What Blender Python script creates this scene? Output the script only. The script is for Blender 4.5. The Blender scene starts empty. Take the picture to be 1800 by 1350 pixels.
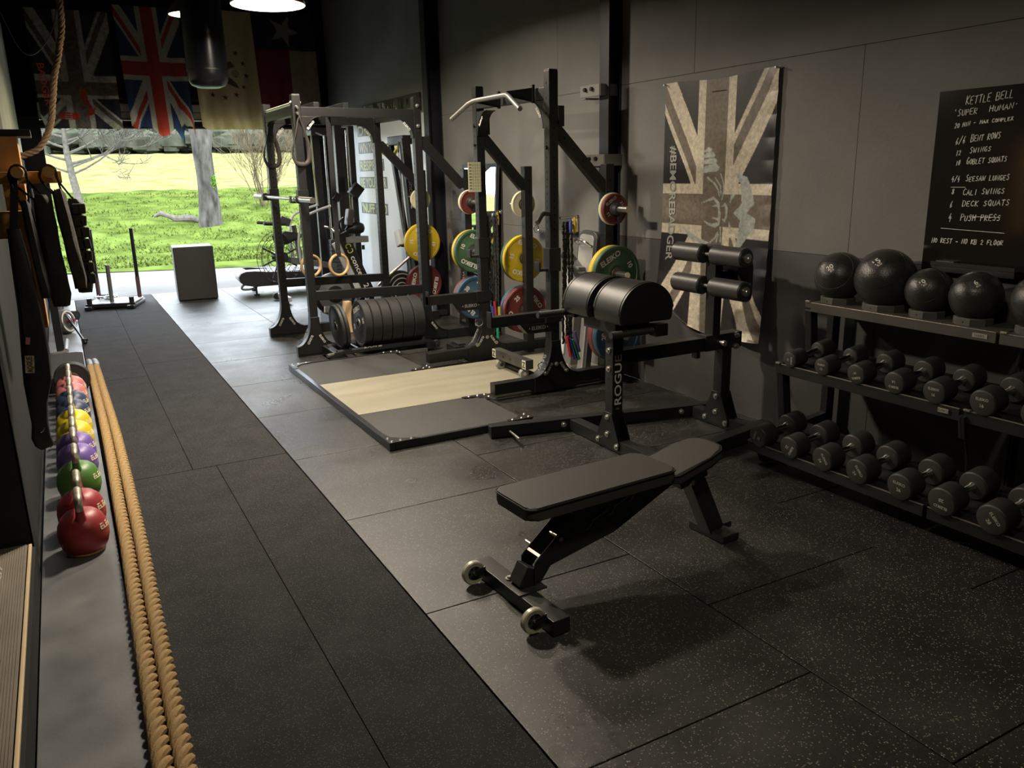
import bpy, bmesh, math, random
import numpy as np
from mathutils import Vector, Matrix
S = bpy.context.scene
COL = S.collection
V = Vector
PI = math.pi
# ---------------------------------------------------------------- camera
FPX, PITCH, YAW, ROLL, CAMH = 1418.437, 0.25865, 0.49825, -0.021914, 1.6373
cp, sp, cy_, sy_ = math.cos(PITCH), math.sin(PITCH), math.cos(YAW), math.sin(YAW)
_F = V((sy_*cp, cy_*cp, -sp)); _R = V((cy_, -sy_, 0)); _U = _R.cross(_F)
_c, _s = math.cos(ROLL), math.sin(ROLL)
_R2 = _c*_R + _s*_U; _U2 = -_s*_R + _c*_U
cam_d = bpy.data.cameras.new('camera'); cam = bpy.data.objects.new('camera', cam_d); COL.objects.link(cam)
cam_d.sensor_fit = 'HORIZONTAL'; cam_d.sensor_width = 36; cam_d.lens = FPX/1800*36; cam_d.clip_start = .02; cam_d.clip_end = 600
cam.matrix_world = Matrix(((_R2.x,_U2.x,-_F.x,0),(_R2.y,_U2.y,-_F.y,0),(_R2.z,_U2.z,-_F.z,CAMH),(0,0,0,1)))
S.camera = cam
# ---------------------------------------------------------------- light
W = bpy.data.worlds.new('World'); S.world = W; W.use_nodes = True
bg = W.node_tree.nodes['Background']
bg.inputs['Color'].default_value = (.82, .91, 1.0, 1); bg.inputs['Strength'].default_value = 12
def light(name, kind, loc, power, col, **k):
    d = bpy.data.lights.new(name, kind); o = bpy.data.objects.new(name, d); COL.objects.link(o)
    o.location = loc; d.energy = power; d.color = col
    for a, b in k.items(): setattr(d, a, b)
    return o
sun = light('sun', 'SUN', (0, 30, 30), 2.6, (1, .95, .82), angle=.35)
sun.rotation_euler = (math.radians(38), 0, math.radians(30))
LAMP1 = V((1.17, 4.86, 2.545)); LAMP2 = V((1.5, 9.74, 3.30)); LAMP3 = V((2.0, 6.7, 3.12)); LAMP0 = V((1.45, 1.35, 2.75))
WARM = (1, .865, .69)
light('pendant_bulb_light', 'AREA', LAMP1 + V((0, 0, .012)), 118, WARM, shape='DISK', size=.24)
light('pendant_bulb_light_far', 'AREA', LAMP2 + V((0, 0, .012)), 70, WARM, shape='DISK', size=.24, spread=math.radians(150))
light('pendant_bulb_light_middle', 'AREA', LAMP3 + V((0, 0, .012)), 120, WARM, shape='DISK', size=.24, spread=math.radians(165))
light('pendant_bulb_light_near', 'AREA', LAMP0 + V((0, 0, .012)), 20, WARM, shape='DISK', size=.24)
vs = S.view_settings; vs.view_transform = 'Standard'; vs.look = 'None'; vs.gamma = 1; vs.use_curve_mapping = False
vs.exposure = 0.0
# ---------------------------------------------------------------- materials
MATS = {}
def nd(nt, t, **k):
    n = nt.nodes.new(t)
    for a, b in k.items(): setattr(n, a, b)
    return n
def M(name, col, rough=.5, metal=0., var=0., vscale=6., bump=0., bscale=120., spec=.5, emit=None, es=0., speck=None, trans=0., alpha=1., rvar=0., stretch=None):
    """procedural principled material: colour + noise variation + bump + optional speckles (scale, amount, colour)"""
    m = bpy.data.materials.new(name); m.use_nodes = True; nt = m.node_tree; L = nt.links
    b = nt.nodes['Principled BSDF']; tc = nd(nt, 'ShaderNodeTexCoord')
    c4 = (*col, 1)
    b.inputs['Base Color'].default_value = c4; b.inputs['Roughness'].default_value = rough
    b.inputs['Metallic'].default_value = metal; b.inputs['Specular IOR Level'].default_value = spec
    src = tc.outputs['Object']
    if stretch:
        mp = nd(nt, 'ShaderNodeMapping'); mp.inputs['Scale'].default_value = stretch; L.new(src, mp.inputs['Vector']); src = mp.outputs[0]
    out = None
    n = nd(nt, 'ShaderNodeTexNoise'); n.inputs['Scale'].default_value = vscale; n.inputs['Detail'].default_value = 6
    L.new(src, n.inputs['Vector'])
    mr = nd(nt, 'ShaderNodeMapRange'); mr.inputs['From Min'].default_value = .3; mr.inputs['From Max'].default_value = .7
    mr.inputs['To Min'].default_value = 1-max(var, .04); mr.inputs['To Max'].default_value = 1+max(var, .04)
    L.new(n.outputs['Fac'], mr.inputs['Value'])
    mx = nd(nt, 'ShaderNodeMix', data_type='RGBA', blend_type='MULTIPLY'); mx.inputs[0].default_value = 1
    mx.inputs['A'].default_value = c4; L.new(mr.outputs[0], mx.inputs['B']); out = mx.outputs['Result']
    if rvar:
        r2 = nd(nt, 'ShaderNodeMapRange'); r2.inputs['From Min'].default_value = .35; r2.inputs['From Max'].default_value = .65
        r2.inputs['To Min'].default_value = rough-rvar; r2.inputs['To Max'].default_value = rough+rvar
        L.new(n.outputs['Fac'], r2.inputs['Value']); L.new(r2.outputs[0], b.inputs['Roughness'])
    if speck:
        sc, amt, scol = speck
        vo = nd(nt, 'ShaderNodeTexVoronoi'); vo.inputs['Scale'].default_value = sc; L.new(src, vo.inputs['Vector'])
        sx = nd(nt, 'ShaderNodeSeparateColor'); L.new(vo.outputs['Color'], sx.inputs[0])
        g = nd(nt, 'ShaderNodeMath', operation='GREATER_THAN'); g.inputs[1].default_value = 1-amt; L.new(sx.outputs[0], g.inputs[0])
        d = nd(nt, 'ShaderNodeMath', operation='LESS_THAN'); d.inputs[1].default_value = .42; L.new(vo.outputs['Distance'], d.inputs[0])
        ml = nd(nt, 'ShaderNodeMath', operation='MULTIPLY'); L.new(g.outputs[0], ml.inputs[0]); L.new(d.outputs[0], ml.inputs[1])
        m2 = nd(nt, 'ShaderNodeMix', data_type='RGBA'); L.new(ml.outputs[0], m2.inputs[0]); L.new(out, m2.inputs['A']); m2.inputs['B'].default_value = (*scol, 1)
        out = m2.outputs['Result']
    L.new(out, b.inputs['Base Color'])
    if bump:
        bn = nd(nt, 'ShaderNodeTexNoise'); bn.inputs['Scale'].default_value = bscale; bn.inputs['Detail'].default_value = 4; L.new(src, bn.inputs['Vector'])
        bp = nd(nt, 'ShaderNodeBump'); bp.inputs['Strength'].default_value = bump; bp.inputs['Distance'].default_value = .004
        L.new(bn.outputs['Fac'], bp.inputs['Height']); L.new(bp.outputs[0], b.inputs['Normal'])
    if emit: b.inputs['Emission Color'].default_value = (*emit, 1); b.inputs['Emission Strength'].default_value = es
    if trans: b.inputs['Transmission Weight'].default_value = trans
    MATS[name] = m; return m
def MV(name, rough=.7, grunge=0., gscale=25., transl=0.):
    """cloth whose printed pattern is stored on its mesh as the colour attribute 'Print'"""
    m = bpy.data.materials.new(name); m.use_nodes = True; nt = m.node_tree; L = nt.links; b = nt.nodes['Principled BSDF']
    a = nd(nt, 'ShaderNodeAttribute', attribute_name='Print'); tc = nd(nt, 'ShaderNodeTexCoord')
    n = nd(nt, 'ShaderNodeTexNoise'); n.inputs['Scale'].default_value = gscale; n.inputs['Detail'].default_value = 9; n.inputs['Roughness'].default_value = .75
    L.new(tc.outputs['Object'], n.inputs['Vector'])
    mr = nd(nt, 'ShaderNodeMapRange'); mr.inputs['From Min'].default_value = .35; mr.inputs['From Max'].default_value = .65
    mr.inputs['To Min'].default_value = 1-grunge; mr.inputs['To Max'].default_value = 1+grunge*.6; L.new(n.outputs['Fac'], mr.inputs['Value'])
    mx = nd(nt, 'ShaderNodeMix', data_type='RGBA', blend_type='MULTIPLY'); mx.inputs[0].default_value = 1
    L.new(a.outputs['Color'], mx.inputs['A']); L.new(mr.outputs[0], mx.inputs['B']); L.new(mx.outputs['Result'], b.inputs['Base Color'])
    b.inputs['Roughness'].default_value = rough
    if transl:
        t = nd(nt, 'ShaderNodeBsdfTranslucent'); L.new(mx.outputs['Result'], t.inputs['Color'])
        ms = nd(nt, 'ShaderNodeMixShader'); ms.inputs[0].default_value = transl
        o = nt.nodes['Material Output']; L.new(b.outputs[0], ms.inputs[1]); L.new(t.outputs[0], ms.inputs[2]); L.new(ms.outputs[0], o.inputs['Surface'])
    MATS[name] = m; return m

BLK = M('black_powder_coat', (.0095, .0095, .010), .40, bump=.15, bscale=500)
BLK2 = M('black_satin_steel', (.016, .016, .017), .32, .1, bump=.08, bscale=400)
HOLE = M('hole_dark', (.002, .002, .002), .9)
STEEL = M('brushed_steel', (.60, .58, .54), .30, .95, var=.12, vscale=40)
CHROME = M('chrome', (.75, .74, .70), .16, 1.0)
BOLT = M('zinc_bolt', (.55, .54, .50), .35, .9)
WHITE = M('white_print', (.72, .70, .64), .6)
GREYP = M('grey_print', (.46, .45, .42), .6)
DIMP = M('dim_print', (.33, .32, .29), .6)
RUB = M('black_rubber', (.020, .020, .021), .55, bump=.2, bscale=300)
RUBG = M('glossy_black_rubber', (.022, .021, .021), .38, bump=.25, bscale=260, var=.25, vscale=14)
VINYL = M('black_vinyl', (.014, .0135, .013), .40, bump=.12, bscale=700)
GREYPL = M('grey_plastic', (.20, .21, .22), .45)
LGREY = M('light_grey_plastic', (.50, .51, .52), .45)
DGREY = M('dark_grey_plastic', (.05, .05, .052), .5)
# ---------------------------------------------------------------- mesh builder
ROOT = {}
class MB:
    def __init__(s): s.bm = bmesh.new(); s.mi = 0; s.X = Matrix.Identity(4); s.wn = False
    def _add(s, vs, fs):
        bv = [s.bm.verts.new(s.X @ V(v)) for v in vs]; out = []
        for f in fs:
            try: fc = s.bm.faces.new([bv[i] for i in f])
            except ValueError: continue
            fc.material_index = s.mi; fc.smooth = True; out.append(fc)
        return bv, out
    def box(s, c, d, R=None, bev=0., seg=2):
        x, y, z = d[0]/2, d[1]/2, d[2]/2
        vs = [V(p) for p in ((-x,-y,-z),(x,-y,-z),(x,y,-z),(-x,y,-z),(-x,-y,z),(x,-y,z),(x,y,z),(-x,y,z))]
        if R is not None: vs = [R @ v for v in vs]
        vs = [v + V(c) for v in vs]
        bv, fs = s._add(vs, [(3,2,1,0),(4,5,6,7),(0,1,5,4),(1,2,6,5),(2,3,7,6),(3,0,4,7)])
        if bev:
            s.wn = True; es = list({e for f in fs for e in f.edges})
            r = bmesh.ops.bevel(s.bm, geom=es, offset=bev, segments=seg, affect='EDGES', profile=.5)
            for f in r['faces']: f.material_index = s.mi; f.smooth = True
        return s
    def beam(s, a, b, w, h, up=(0,0,1), bev=.004):
        """rectangular tube from a to b: w across, h along 'up'"""
        a, b = V(a), V(b); d = b-a; L = d.length; x = d.normalized(); y = V(up).cross(x)
        if y.length < 1e-4: y = V((0,1,0)).cross(x)
        y.normalize(); z = x.cross(y)
        R = Matrix((x, y, z)).transposed()
        return s.box((a+b)/2, (L, w, h), R, bev)
    def cyl(s, a, b, r, r2=None, n=16, cap=True):
        r2 = r if r2 is None else r2
        return s.loft([(V(a), r), (V(b), r2)], n, cap)
    def loft(s, pr, n=16, cap=True, closed=False):
        """tube through (point, radius) pairs"""
        P = [V(p) for p, _ in pr]; vs = []; N = len(P); nx = None
        for i in range(N):
            if closed: t = P[(i+1) % N]-P[i-1]
            else: t = P[min(i+1, N-1)]-P[max(i-1, 0)]
            if t.length < 1e-9: t = V((0,0,1))
            t.normalize()
            if nx is None:
                nx = t.orthogonal().normalized()
            else:
                nx = nx - t*nx.dot(t)
                nx = nx.normalized() if nx.length > 1e-6 else t.orthogonal().normalized()
            ny = t.cross(nx)
            for k in range(n):
                a = 2*PI*k/n; vs.append(P[i] + (nx*math.cos(a)+ny*math.sin(a))*pr[i][1])
        fs = []
        for i in range(N if closed else N-1):
            j = (i+1) % N
            for k in range(n): fs.append((i*n+k, i*n+(k+1) % n, j*n+(k+1) % n, j*n+k))
        if cap and not closed: fs.append(tuple(range(n))[::-1]); fs.append(tuple(range((N-1)*n, N*n)))
        s._add(vs, fs); return s
    def tube(s, pts, r, n=10, closed=False): return s.loft([(p, r) for p in pts], n, True, closed)
    def lathe(s, prof, Mx=None, n=40, cap=True):
        """profile of (radius, height) spun about local z, placed by Mx"""
        Mx = Mx or Matrix.Identity(4); vs = []; fs = []
        for r, z in prof:
            for k in range(n): a = 2*PI*k/n; vs.append(Mx @ V((r*math.cos(a), r*math.sin(a), z)))
        for i in range(len(prof)-1):
            for k in range(n): fs.append((i*n+k, i*n+(k+1) % n, (i+1)*n+(k+1) % n, (i+1)*n+k))
        if cap:
            if prof[0][0] > 1e-5: fs.append(tuple(range(n))[::-1])
            if prof[-1][0] > 1e-5: fs.append(tuple(range((len(prof)-1)*n, len(prof)*n)))
        s._add(vs, fs); return s
    def prism(s, poly, Mx, d, bev=0.):
        """polygon in local xy extruded from z=0 to z=d"""
        n = len(poly)
        vs = [Mx @ V((x, y, 0)) for x, y in poly] + [Mx @ V((x, y, d)) for x, y in poly]
        fs = [tuple(range(n))[::-1], tuple(range(n, 2*n))] + [(i, (i+1) % n, n+(i+1) % n, n+i) for i in range(n)]
        bv, fc = s._add(vs, fs)
        if bev:
            s.wn = True; es = list({e for f in fc[:2] for e in f.edges})
            r = bmesh.ops.bevel(s.bm, geom=es, offset=bev, segments=3, affect='EDGES', profile=.5)
            for f in r['faces']: f.material_index = s.mi; f.smooth = True
        return s
    def ball(s, c, r, n=20, sc=(1,1,1), R=None):
        vs = []; fs = []; m = n//2
        for i in range(m+1):
            t = PI*i/m
            for k in range(n):
                a = 2*PI*k/n; p = V((r*sc[0]*math.sin(t)*math.cos(a), r*sc[1]*math.sin(t)*math.sin(a), r*sc[2]*math.cos(t)))
                if R is not None: p = R @ p
                vs.append(V(c)+p)
        for i in range(m):
            for k in range(n): fs.append((i*n+k, (i+1)*n+k, (i+1)*n+(k+1) % n, i*n+(k+1) % n))
        b, f = s._add(vs, fs)
        bmesh.ops.remove_doubles(s.bm, verts=b, dist=1e-6); return s
    def disc(s, c, nrm, r, n=10):
        nrm = V(nrm).normalized(); x = nrm.orthogonal().normalized(); y = nrm.cross(x)
        s._add([V(c)+(x*math.cos(2*PI*k/n)+y*math.sin(2*PI*k/n))*r for k in range(n)], [tuple(range(n))]); return s
    def quad(s, *p): s._add(p, [tuple(range(len(p)))]); return s
    def grid(s, fn, nu, nv):
        vs = [fn(i/nu, j/nv) for j in range(nv+1) for i in range(nu+1)]; w = nu+1
        s._add(vs, [(j*w+i, j*w+i+1, (j+1)*w+i+1, (j+1)*w+i) for j in range(nv) for i in range(nu)]); return s
    def text(s, txt, Mx, h, bold=0., fit=None, fn=None, slant=0.):
        """lettering, cap height h, centred at Mx; fit = total width; fn bends local points onto a surface"""
        vs, fs, w = text_geo(txt, bold); k = h/.70; kx = k if fit is None else fit/w
        pts = [((x+slant*y)*kx, y*k) for x, y in vs]
        P = [Mx @ V((x, y, 0)) if fn is None else fn(x, y) for x, y in pts]
        s._add(P, fs); return s
    def build(s, name, mats, parent=None, angle=38, stuff=False):
        bmesh.ops.recalc_face_normals(s.bm, faces=s.bm.faces) if len(s.bm.faces) < 60000 else None
        me = bpy.data.meshes.new(name); s.bm.to_mesh(me); s.bm.free()
        for m in (mats if isinstance(mats, (list, tuple)) else [mats]): me.materials.append(m)
        try: me.set_sharp_from_angle(angle=math.radians(angle))
        except Exception: pass
        o = bpy.data.objects.new(name, me); COL.objects.link(o)
        if parent is not None:
            r = ROOT.get(parent.name, parent); ROOT[o.name] = r
            me.transform(r.matrix_basis.inverted()); o.parent = parent
        if stuff: o['kind'] = 'stuff'
        if s.wn: w = o.modifiers.new('weighted_normal', 'WEIGHTED_NORMAL'); w.keep_sharp = True
        return o
_TC = {}
def text_geo(txt, bold):
    key = (txt, bold)
    if key not in _TC:
        c = bpy.data.curves.new('t', 'FONT'); c.body = txt; c.align_x = 'CENTER'; c.align_y = 'BOTTOM_BASELINE'; c.size = 1; c.offset = bold; c.resolution_u = 3
        o = bpy.data.objects.new('t', c); COL.objects.link(o)
        me = bpy.data.meshes.new_from_object(o.evaluated_get(bpy.context.evaluated_depsgraph_get()))
        vs = [(v.co.x, v.co.y-.35) for v in me.vertices]; fs = [tuple(p.vertices) for p in me.polygons]
        w = max(x for x, _ in vs)-min(x for x, _ in vs); mid = (max(x for x, _ in vs)+min(x for x, _ in vs))/2
        vs = [(x-mid, y) for x, y in vs]
        bpy.data.objects.remove(o); bpy.data.curves.remove(c); bpy.data.meshes.remove(me)
        _TC[key] = (vs, fs, w)
    return _TC[key]
def thing(name, label, cat, loc=(0,0,0), rotz=0., group=None):
    o = bpy.data.objects.new(name, None); COL.objects.link(o); o.empty_display_size = .1
    o.matrix_basis = Matrix.Translation(V(loc)) @ Matrix.Rotation(rotz, 4, 'Z')
    tag(o, label, cat, group); return o
def tag(o, label, cat, group=None, kind=None):
    o['label'] = label; o['category'] = cat
    if group: o['group'] = group
    if kind: o['kind'] = kind
    return o
def struct(o): o['kind'] = 'structure'; return o
def copy_tree(o, parent=None):
    c = o.copy(); COL.objects.link(c)
    if parent is not None: c.parent = parent
    for ch in list(o.children): copy_tree(ch, c)
    return c
def fr(o, x, y):
    """frame: origin, local x direction, local y direction"""
    x = V(x).normalized(); y = V(y); y = (y-x*y.dot(x)).normalized(); z = x.cross(y)
    return Matrix(((x.x,y.x,z.x,o[0]),(x.y,y.y,z.y,o[1]),(x.z,y.z,z.z,o[2]),(0,0,0,1)))
def zto(o, z, xh=(1,0,0)):
    z = V(z).normalized(); x = V(xh)-z*V(xh).dot(z)
    x = x.normalized() if x.length > 1e-3 else z.orthogonal().normalized(); y = z.cross(x)
    return Matrix(((x.x,y.x,z.x,o[0]),(x.y,y.y,z.y,o[1]),(x.z,y.z,z.z,o[2]),(0,0,0,1)))
def arc(cx, cy, r, a0, a1, n=10): return [(cx+r*math.cos(math.radians(a0+(a1-a0)*i/n)), cy+r*math.sin(math.radians(a0+(a1-a0)*i/n))) for i in range(n+1)]
def rrect(x0, y0, x1, y1, r, n=5): return arc(x1-r, y0+r, r, -90, 0, n)+arc(x1-r, y1-r, r, 0, 90, n)+arc(x0+r, y1-r, r, 90, 180, n)+arc(x0+r, y0+r, r, 180, 270, n)
def smooth(pts, n=8):
    """Catmull-Rom through pts"""
    P = [V(p) for p in pts]; P = [2*P[0]-P[1]]+P+[2*P[-1]-P[-2]]; out = []
    for i in range(1, len(P)-2):
        for k in range(n):
            t = k/n; a, b, c, d = P[i-1:i+3]
            out.append(.5*((2*b)+(c-a)*t+(2*a-5*b+4*c-d)*t*t+(3*b-a-3*c+d)*t**3))
    return out+[P[-2]]
def cloth(name, mat, pos, colf, nu, nv, parent=None):
    """grid sheet whose print is a colour attribute; pos(u,v) -> point, colf(U,V arrays) -> rgb array"""
    us, vs_ = np.meshgrid(np.linspace(0, 1, nu+1), np.linspace(0, 1, nv+1))
    U, Vv = us.ravel(), vs_.ravel(); X = pos(U, Vv)
    w = nu+1; i, j = np.meshgrid(np.arange(nu), np.arange(nv)); q = (j*w+i).ravel()
    F = np.stack([q, q+1, q+1+w, q+w], 1)
    me = bpy.data.meshes.new(name); me.from_pydata(X.tolist(), [], F.tolist())
    C = np.ones((len(U), 4), np.float32); C[:, :3] = colf(U, Vv)
    at = me.color_attributes.new('Print', 'FLOAT_COLOR', 'POINT'); at.data.foreach_set('color', C.ravel())
    me.polygons.foreach_set('use_smooth', [True]*len(me.polygons)); me.materials.append(mat); me.update()
    o = bpy.data.objects.new(name, me); COL.objects.link(o)
    if parent is not None:
        r = ROOT.get(parent.name, parent); ROOT[o.name] = r; me.transform(r.matrix_basis.inverted()); o.parent = parent
    return o
# ================================================================ ROOM
TILE = M('rubber_tile', (.021, .0205, .0195), .35, var=.22, vscale=2.2, bump=.35, bscale=420, speck=(160, .15, (.17, .158, .125)), rvar=.09)
SEAM = M('tile_underlay', (.008, .008, .008), .9)
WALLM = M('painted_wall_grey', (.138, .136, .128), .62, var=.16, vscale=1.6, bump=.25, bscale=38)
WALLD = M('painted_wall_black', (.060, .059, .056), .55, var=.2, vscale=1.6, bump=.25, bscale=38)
WJOINT = M('wall_joint', (.04, .04, .04), .8)
DARKW = M('black_wall_paint', (.018, .018, .020), .8, var=.2, vscale=3, bump=.2, bscale=60, spec=.2)
PALEW = M('pale_wall_board', (.42, .42, .33), .6, var=.12, vscale=2.5)
CEILM = M('black_ceiling', (.012, .012, .014), .8)
STRIPM = M('grey_painted_board', (.115, .118, .12), .42, var=.16, vscale=4, rvar=.08, bump=.08, bscale=90)
WX, LX, DY, CZ = 3.88, -.30, 12.85, 4.35
m = MB(); m.mi = 1
m.box((1.3, 5.2, -.05), (6.0, 15.6, .06)); m.mi = 0
g = .0045; tw = .9665
def tile(x0, x1, y0, y1): m.box(((x0+x1)/2, (y0+y1)/2, -.010), (x1-x0-g, y1-y0-g, .02), bev=.0035, seg=2)
XE = [1.0157, 1.0157+tw, 1.0157+2*tw, WX]
Y0 = 11.599
for ci in range(3):
    off = 0 if ci == 0 else (-.50 if ci == 1 else 0.06)
    yt = Y0+off+2; ys = [DY]
    while yt > -1.5:
        if yt < DY-.1: ys.append(yt)
        yt -= 1
    ys.append(-1.5)
    for a, b in zip(ys, ys[1:]): tile(XE[ci], XE[ci+1], b, a)
struct(m.build('floor', [TILE, SEAM]))
# turf running track
TURF = M('black_turf', (.017, .017, .018), .9, var=.35, vscale=5, bump=1.0, bscale=330, speck=(230, .18, (.085, .082, .076)), spec=.3)
m = MB()
cuts = [(.028, .60, -1.5, 4.75), (.602, 1.010, -1.5, 4.75), (.028, .47, 4.755, 7.4), (.472, 1.010, 4.755, 7.9), (.028, .47, 7.405, 10.2), (.472, 1.010, 7.905, 11.0), (.028, .47, 10.205, DY), (.472, 1.010, 11.005, DY)]
for x0, x1, y0, y1 in cuts: m.box(((x0+x1)/2, (y0+y1)/2, -.007), (x1-x0, y1-y0, .018), bev=.003)
o = m.build('turf_track', TURF); tag(o, 'black turf running track laid beside the grey rubber tiles', 'turf'); struct(o)
# grey painted board strip under the kettlebells
m = MB(); m.box((-.131, 5.7, -.004), (.302, 14.3, .016), bev=.003); struct(m.build('trim_1', STRIPM))
# right wall as painted boards with fine joints
m = MB(); m.mi = 1; m.box((WX+.06, 5.7, CZ/2), (.1, 14.4, CZ)); m.mi = 0
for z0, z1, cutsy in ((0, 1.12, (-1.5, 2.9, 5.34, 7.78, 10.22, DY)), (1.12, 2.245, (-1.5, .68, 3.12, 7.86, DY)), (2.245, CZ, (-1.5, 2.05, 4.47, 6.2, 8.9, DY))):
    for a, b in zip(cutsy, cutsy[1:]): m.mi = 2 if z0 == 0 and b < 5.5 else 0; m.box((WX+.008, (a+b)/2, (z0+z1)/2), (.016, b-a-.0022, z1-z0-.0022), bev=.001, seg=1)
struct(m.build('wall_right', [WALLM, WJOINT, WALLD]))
# left wall: dark below, pale board above
m = MB(); m.box((LX-.06, (3.77+DY)/2, .95), (.12, DY-3.77, 1.9)); m.box((LX-.075, (3.77+DY)/2, CZ/2), (.10, DY-3.77, CZ))
m.box((LX-.62, 3.82, CZ/2), (1.24, .10, CZ)); m.box((-1.55, 1.1, CZ/2), (.1, 5.4, CZ))
m.mi = 1; m.box((LX-.0125, 10.4, 2.75), (.024, 4.7, 1.6)); struct(m.build('wall_left', [DARKW, PALEW]))
# raised step at the left edge with ribbed mat and pine nosing
RIB = M('ribbed_mat', (.17, .145, .115), .75, var=.15, vscale=5)
PINE = M('pine', (.55, .42, .24), .55, var=.25, vscale=7, stretch=(1, .15, 1))
m = MB(); m.box((-.905, 1.1, .06), (1.19, 5.3, .12)); m.mi = 1; m.box((-.298, 1.1, .067), (.024, 5.3, .134), bev=.002); st = struct(m.build('trim_2', [DARKW, DARKW]))
m = MB(); m.box((-.3045, 1.1, .142), (.0125, 5.3, .016), bev=.003); struct(m.build('nosing', PINE, st)); 
m = MB()
for k in range(64):
    x = -.318-.0085*k
    m.prism([(x, .12), (x-.008, .12), (x-.0065, .1475), (x-.0015, .1475)], Matrix(((1,0,0,0),(0,0,1,-1.5),(0,1,0,0),(0,0,0,1))), 5.26)
m.box((-.59, 1.13, .130), (.55, 5.26, .03)); o = m.build('ribbed_mat', RIB); tag(o, 'brown ribbed rubber mat on the raised step at the left edge', 'mat')
# door wall, header and roller shutter above the opening
SHUT = M('shutter_slat', (.33, .33, .32), .45)
m = MB(); m.box((1.8, DY+.10, 3.42), (4.3, .2, 1.9)); m.box((-.36, DY+.1, CZ/2), (.62, .2, CZ)); m.box((3.77, DY+.1, CZ/2), (.72, .2, CZ)); wd = struct(m.build('wall_door', DARKW))
m = MB(); m.box((1.7, DY-.03, 2.36), (3.5, .07, .10), bev=.004); m.cyl((-.04, DY-.08, 2.335), (3.42, DY-.08, 2.335), .022); m.cyl((-.04, DY-.08, 2.395), (3.42, DY-.08, 2.395), .016)
struct(m.build('trim_3', DARKW))
m = MB()
for k in range(2): m.box((1.7, DY-.02, 2.475+.112*k), (3.5, .03, .106), bev=.012)
m.mi = 1; m.box((1.7, DY-.045, 2.70), (3.5, .06, .025)); m.box((1.7, DY-.045, 2.435), (3.5, .03, .014)); struct(m.build('door_1', [SHUT, BLK]))
# back wall, ceiling
m = MB(); m.box((1.2, -1.55, CZ/2), (5.6, .1, CZ)); struct(m.build('wall_back', DARKW))
m = MB(); m.box((1.2, 5.7, CZ+.05), (5.7, 14.7, .1))
for y in (2.6, 5.35, 8.75, 11.3): m.box((1.2, y, CZ-.09), (5.6, .12, .18))
struct(m.build('ceiling', CEILM))
# steel columns on the right wall
COLM = M('blue_black_steel', (.012, .013, .020), .45, bump=.1, bscale=200)
for i, (yc, w) in enumerate(((5.345, .12), (8.74, .24))):
    m = MB()
    if i == 0:
        m.box((WX-.115, yc, CZ/2), (.012, w, CZ)); m.box((WX-.055, yc, CZ/2), (.11, .012, CZ)); m.box((WX-.006, yc, CZ/2), (.012, w, CZ))
    else:
        m.box((WX-.135, yc, CZ/2), (.014, .13, CZ)); m.box((WX-.07, yc, CZ/2), (.13, .014, CZ)); m.box((WX-.007, yc, CZ/2), (.012, w, CZ))
    struct(m.build('trim_%d' % (4+i), COLM))
# clamp brackets on the near column
for z, yb in ((2.215, 5.36), (1.70, 5.30)):
    m = MB(); m.box((WX-.17, yb+.10, z), (.012, .26, .085), bev=.003); m.box((WX-.075, yb-.03, z), (.19, .012, .085)); m.box((WX-.10, yb+.20, z-.05), (.13, .06, .010))
    b = m.build('column_bracket', M('bracket_grey%d' % int(z*100), (.20, .195, .18), .5))
    tag(b, 'upper bolted steel bracket clamped round the wall column' if z > 2 else 'lower steel bracket bolting the near rack to the wall column', 'bracket', 'column brackets')
    for dy in (.06, .15): m = MB(); m.cyl((WX-.176, yb+dy, z+.01), (WX-.196, yb+dy, z+.01), .016, n=6); m.build('bolt', BLK, b)
# overhead pendant lamps
SHADE = M('pendant_shade_outside', (.10, .085, .07), .4); SHIN = M('pendant_shade_inside', (.85, .82, .74), .45)
BULB = M('bulb_glow', (1, .9, .75), .4, emit=(1, .86, .62), es=26)
def pendant(P, r, label, bag=False):
    t = thing('pendant_lamp', label, 'lamp', P, group='pendant lamps')
    m = MB(); T = Matrix.Translation(P)
    m.lathe([(r, 0), (r+.004, .004), (r*.86, .075), (r*.55, .14), (.06, .175), (.045, .24), (0, .245)], T, 48, cap=False); m.mi = 1
    m.lathe([(.05, .165), (r*.53, .134), (r*.84, .072), (r-.006, .006), (r, 0)], T, 48, cap=False)
    m.build('shade', [SHADE, SHIN], t)
    m = MB(); m.lathe([(0, .020), (r*.60, .020), (r*.62, .028), (r*.60, .05), (0, .055)], T, 32); m.build('bulb', BULB, t)
    m = MB(); m.tube([P+V((0,0,.24)), V((P.x, P.y, CZ-.19))], .006, 6); m.build('cord', BLK, t)
pendant(LAMP1, .198, 'bright metal pendant lamp hanging above the middle of the gym, nearer of the two')
pendant(LAMP3, .198, 'pendant lamp hanging above the half rack, out of sight over the top of the photo')
pendant(LAMP0, .198, 'pendant lamp hanging over the near end of the gym, out of sight above the photo')
pendant(LAMP2, .20, 'far pendant lamp partly hidden behind the hanging punch bag')
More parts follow.
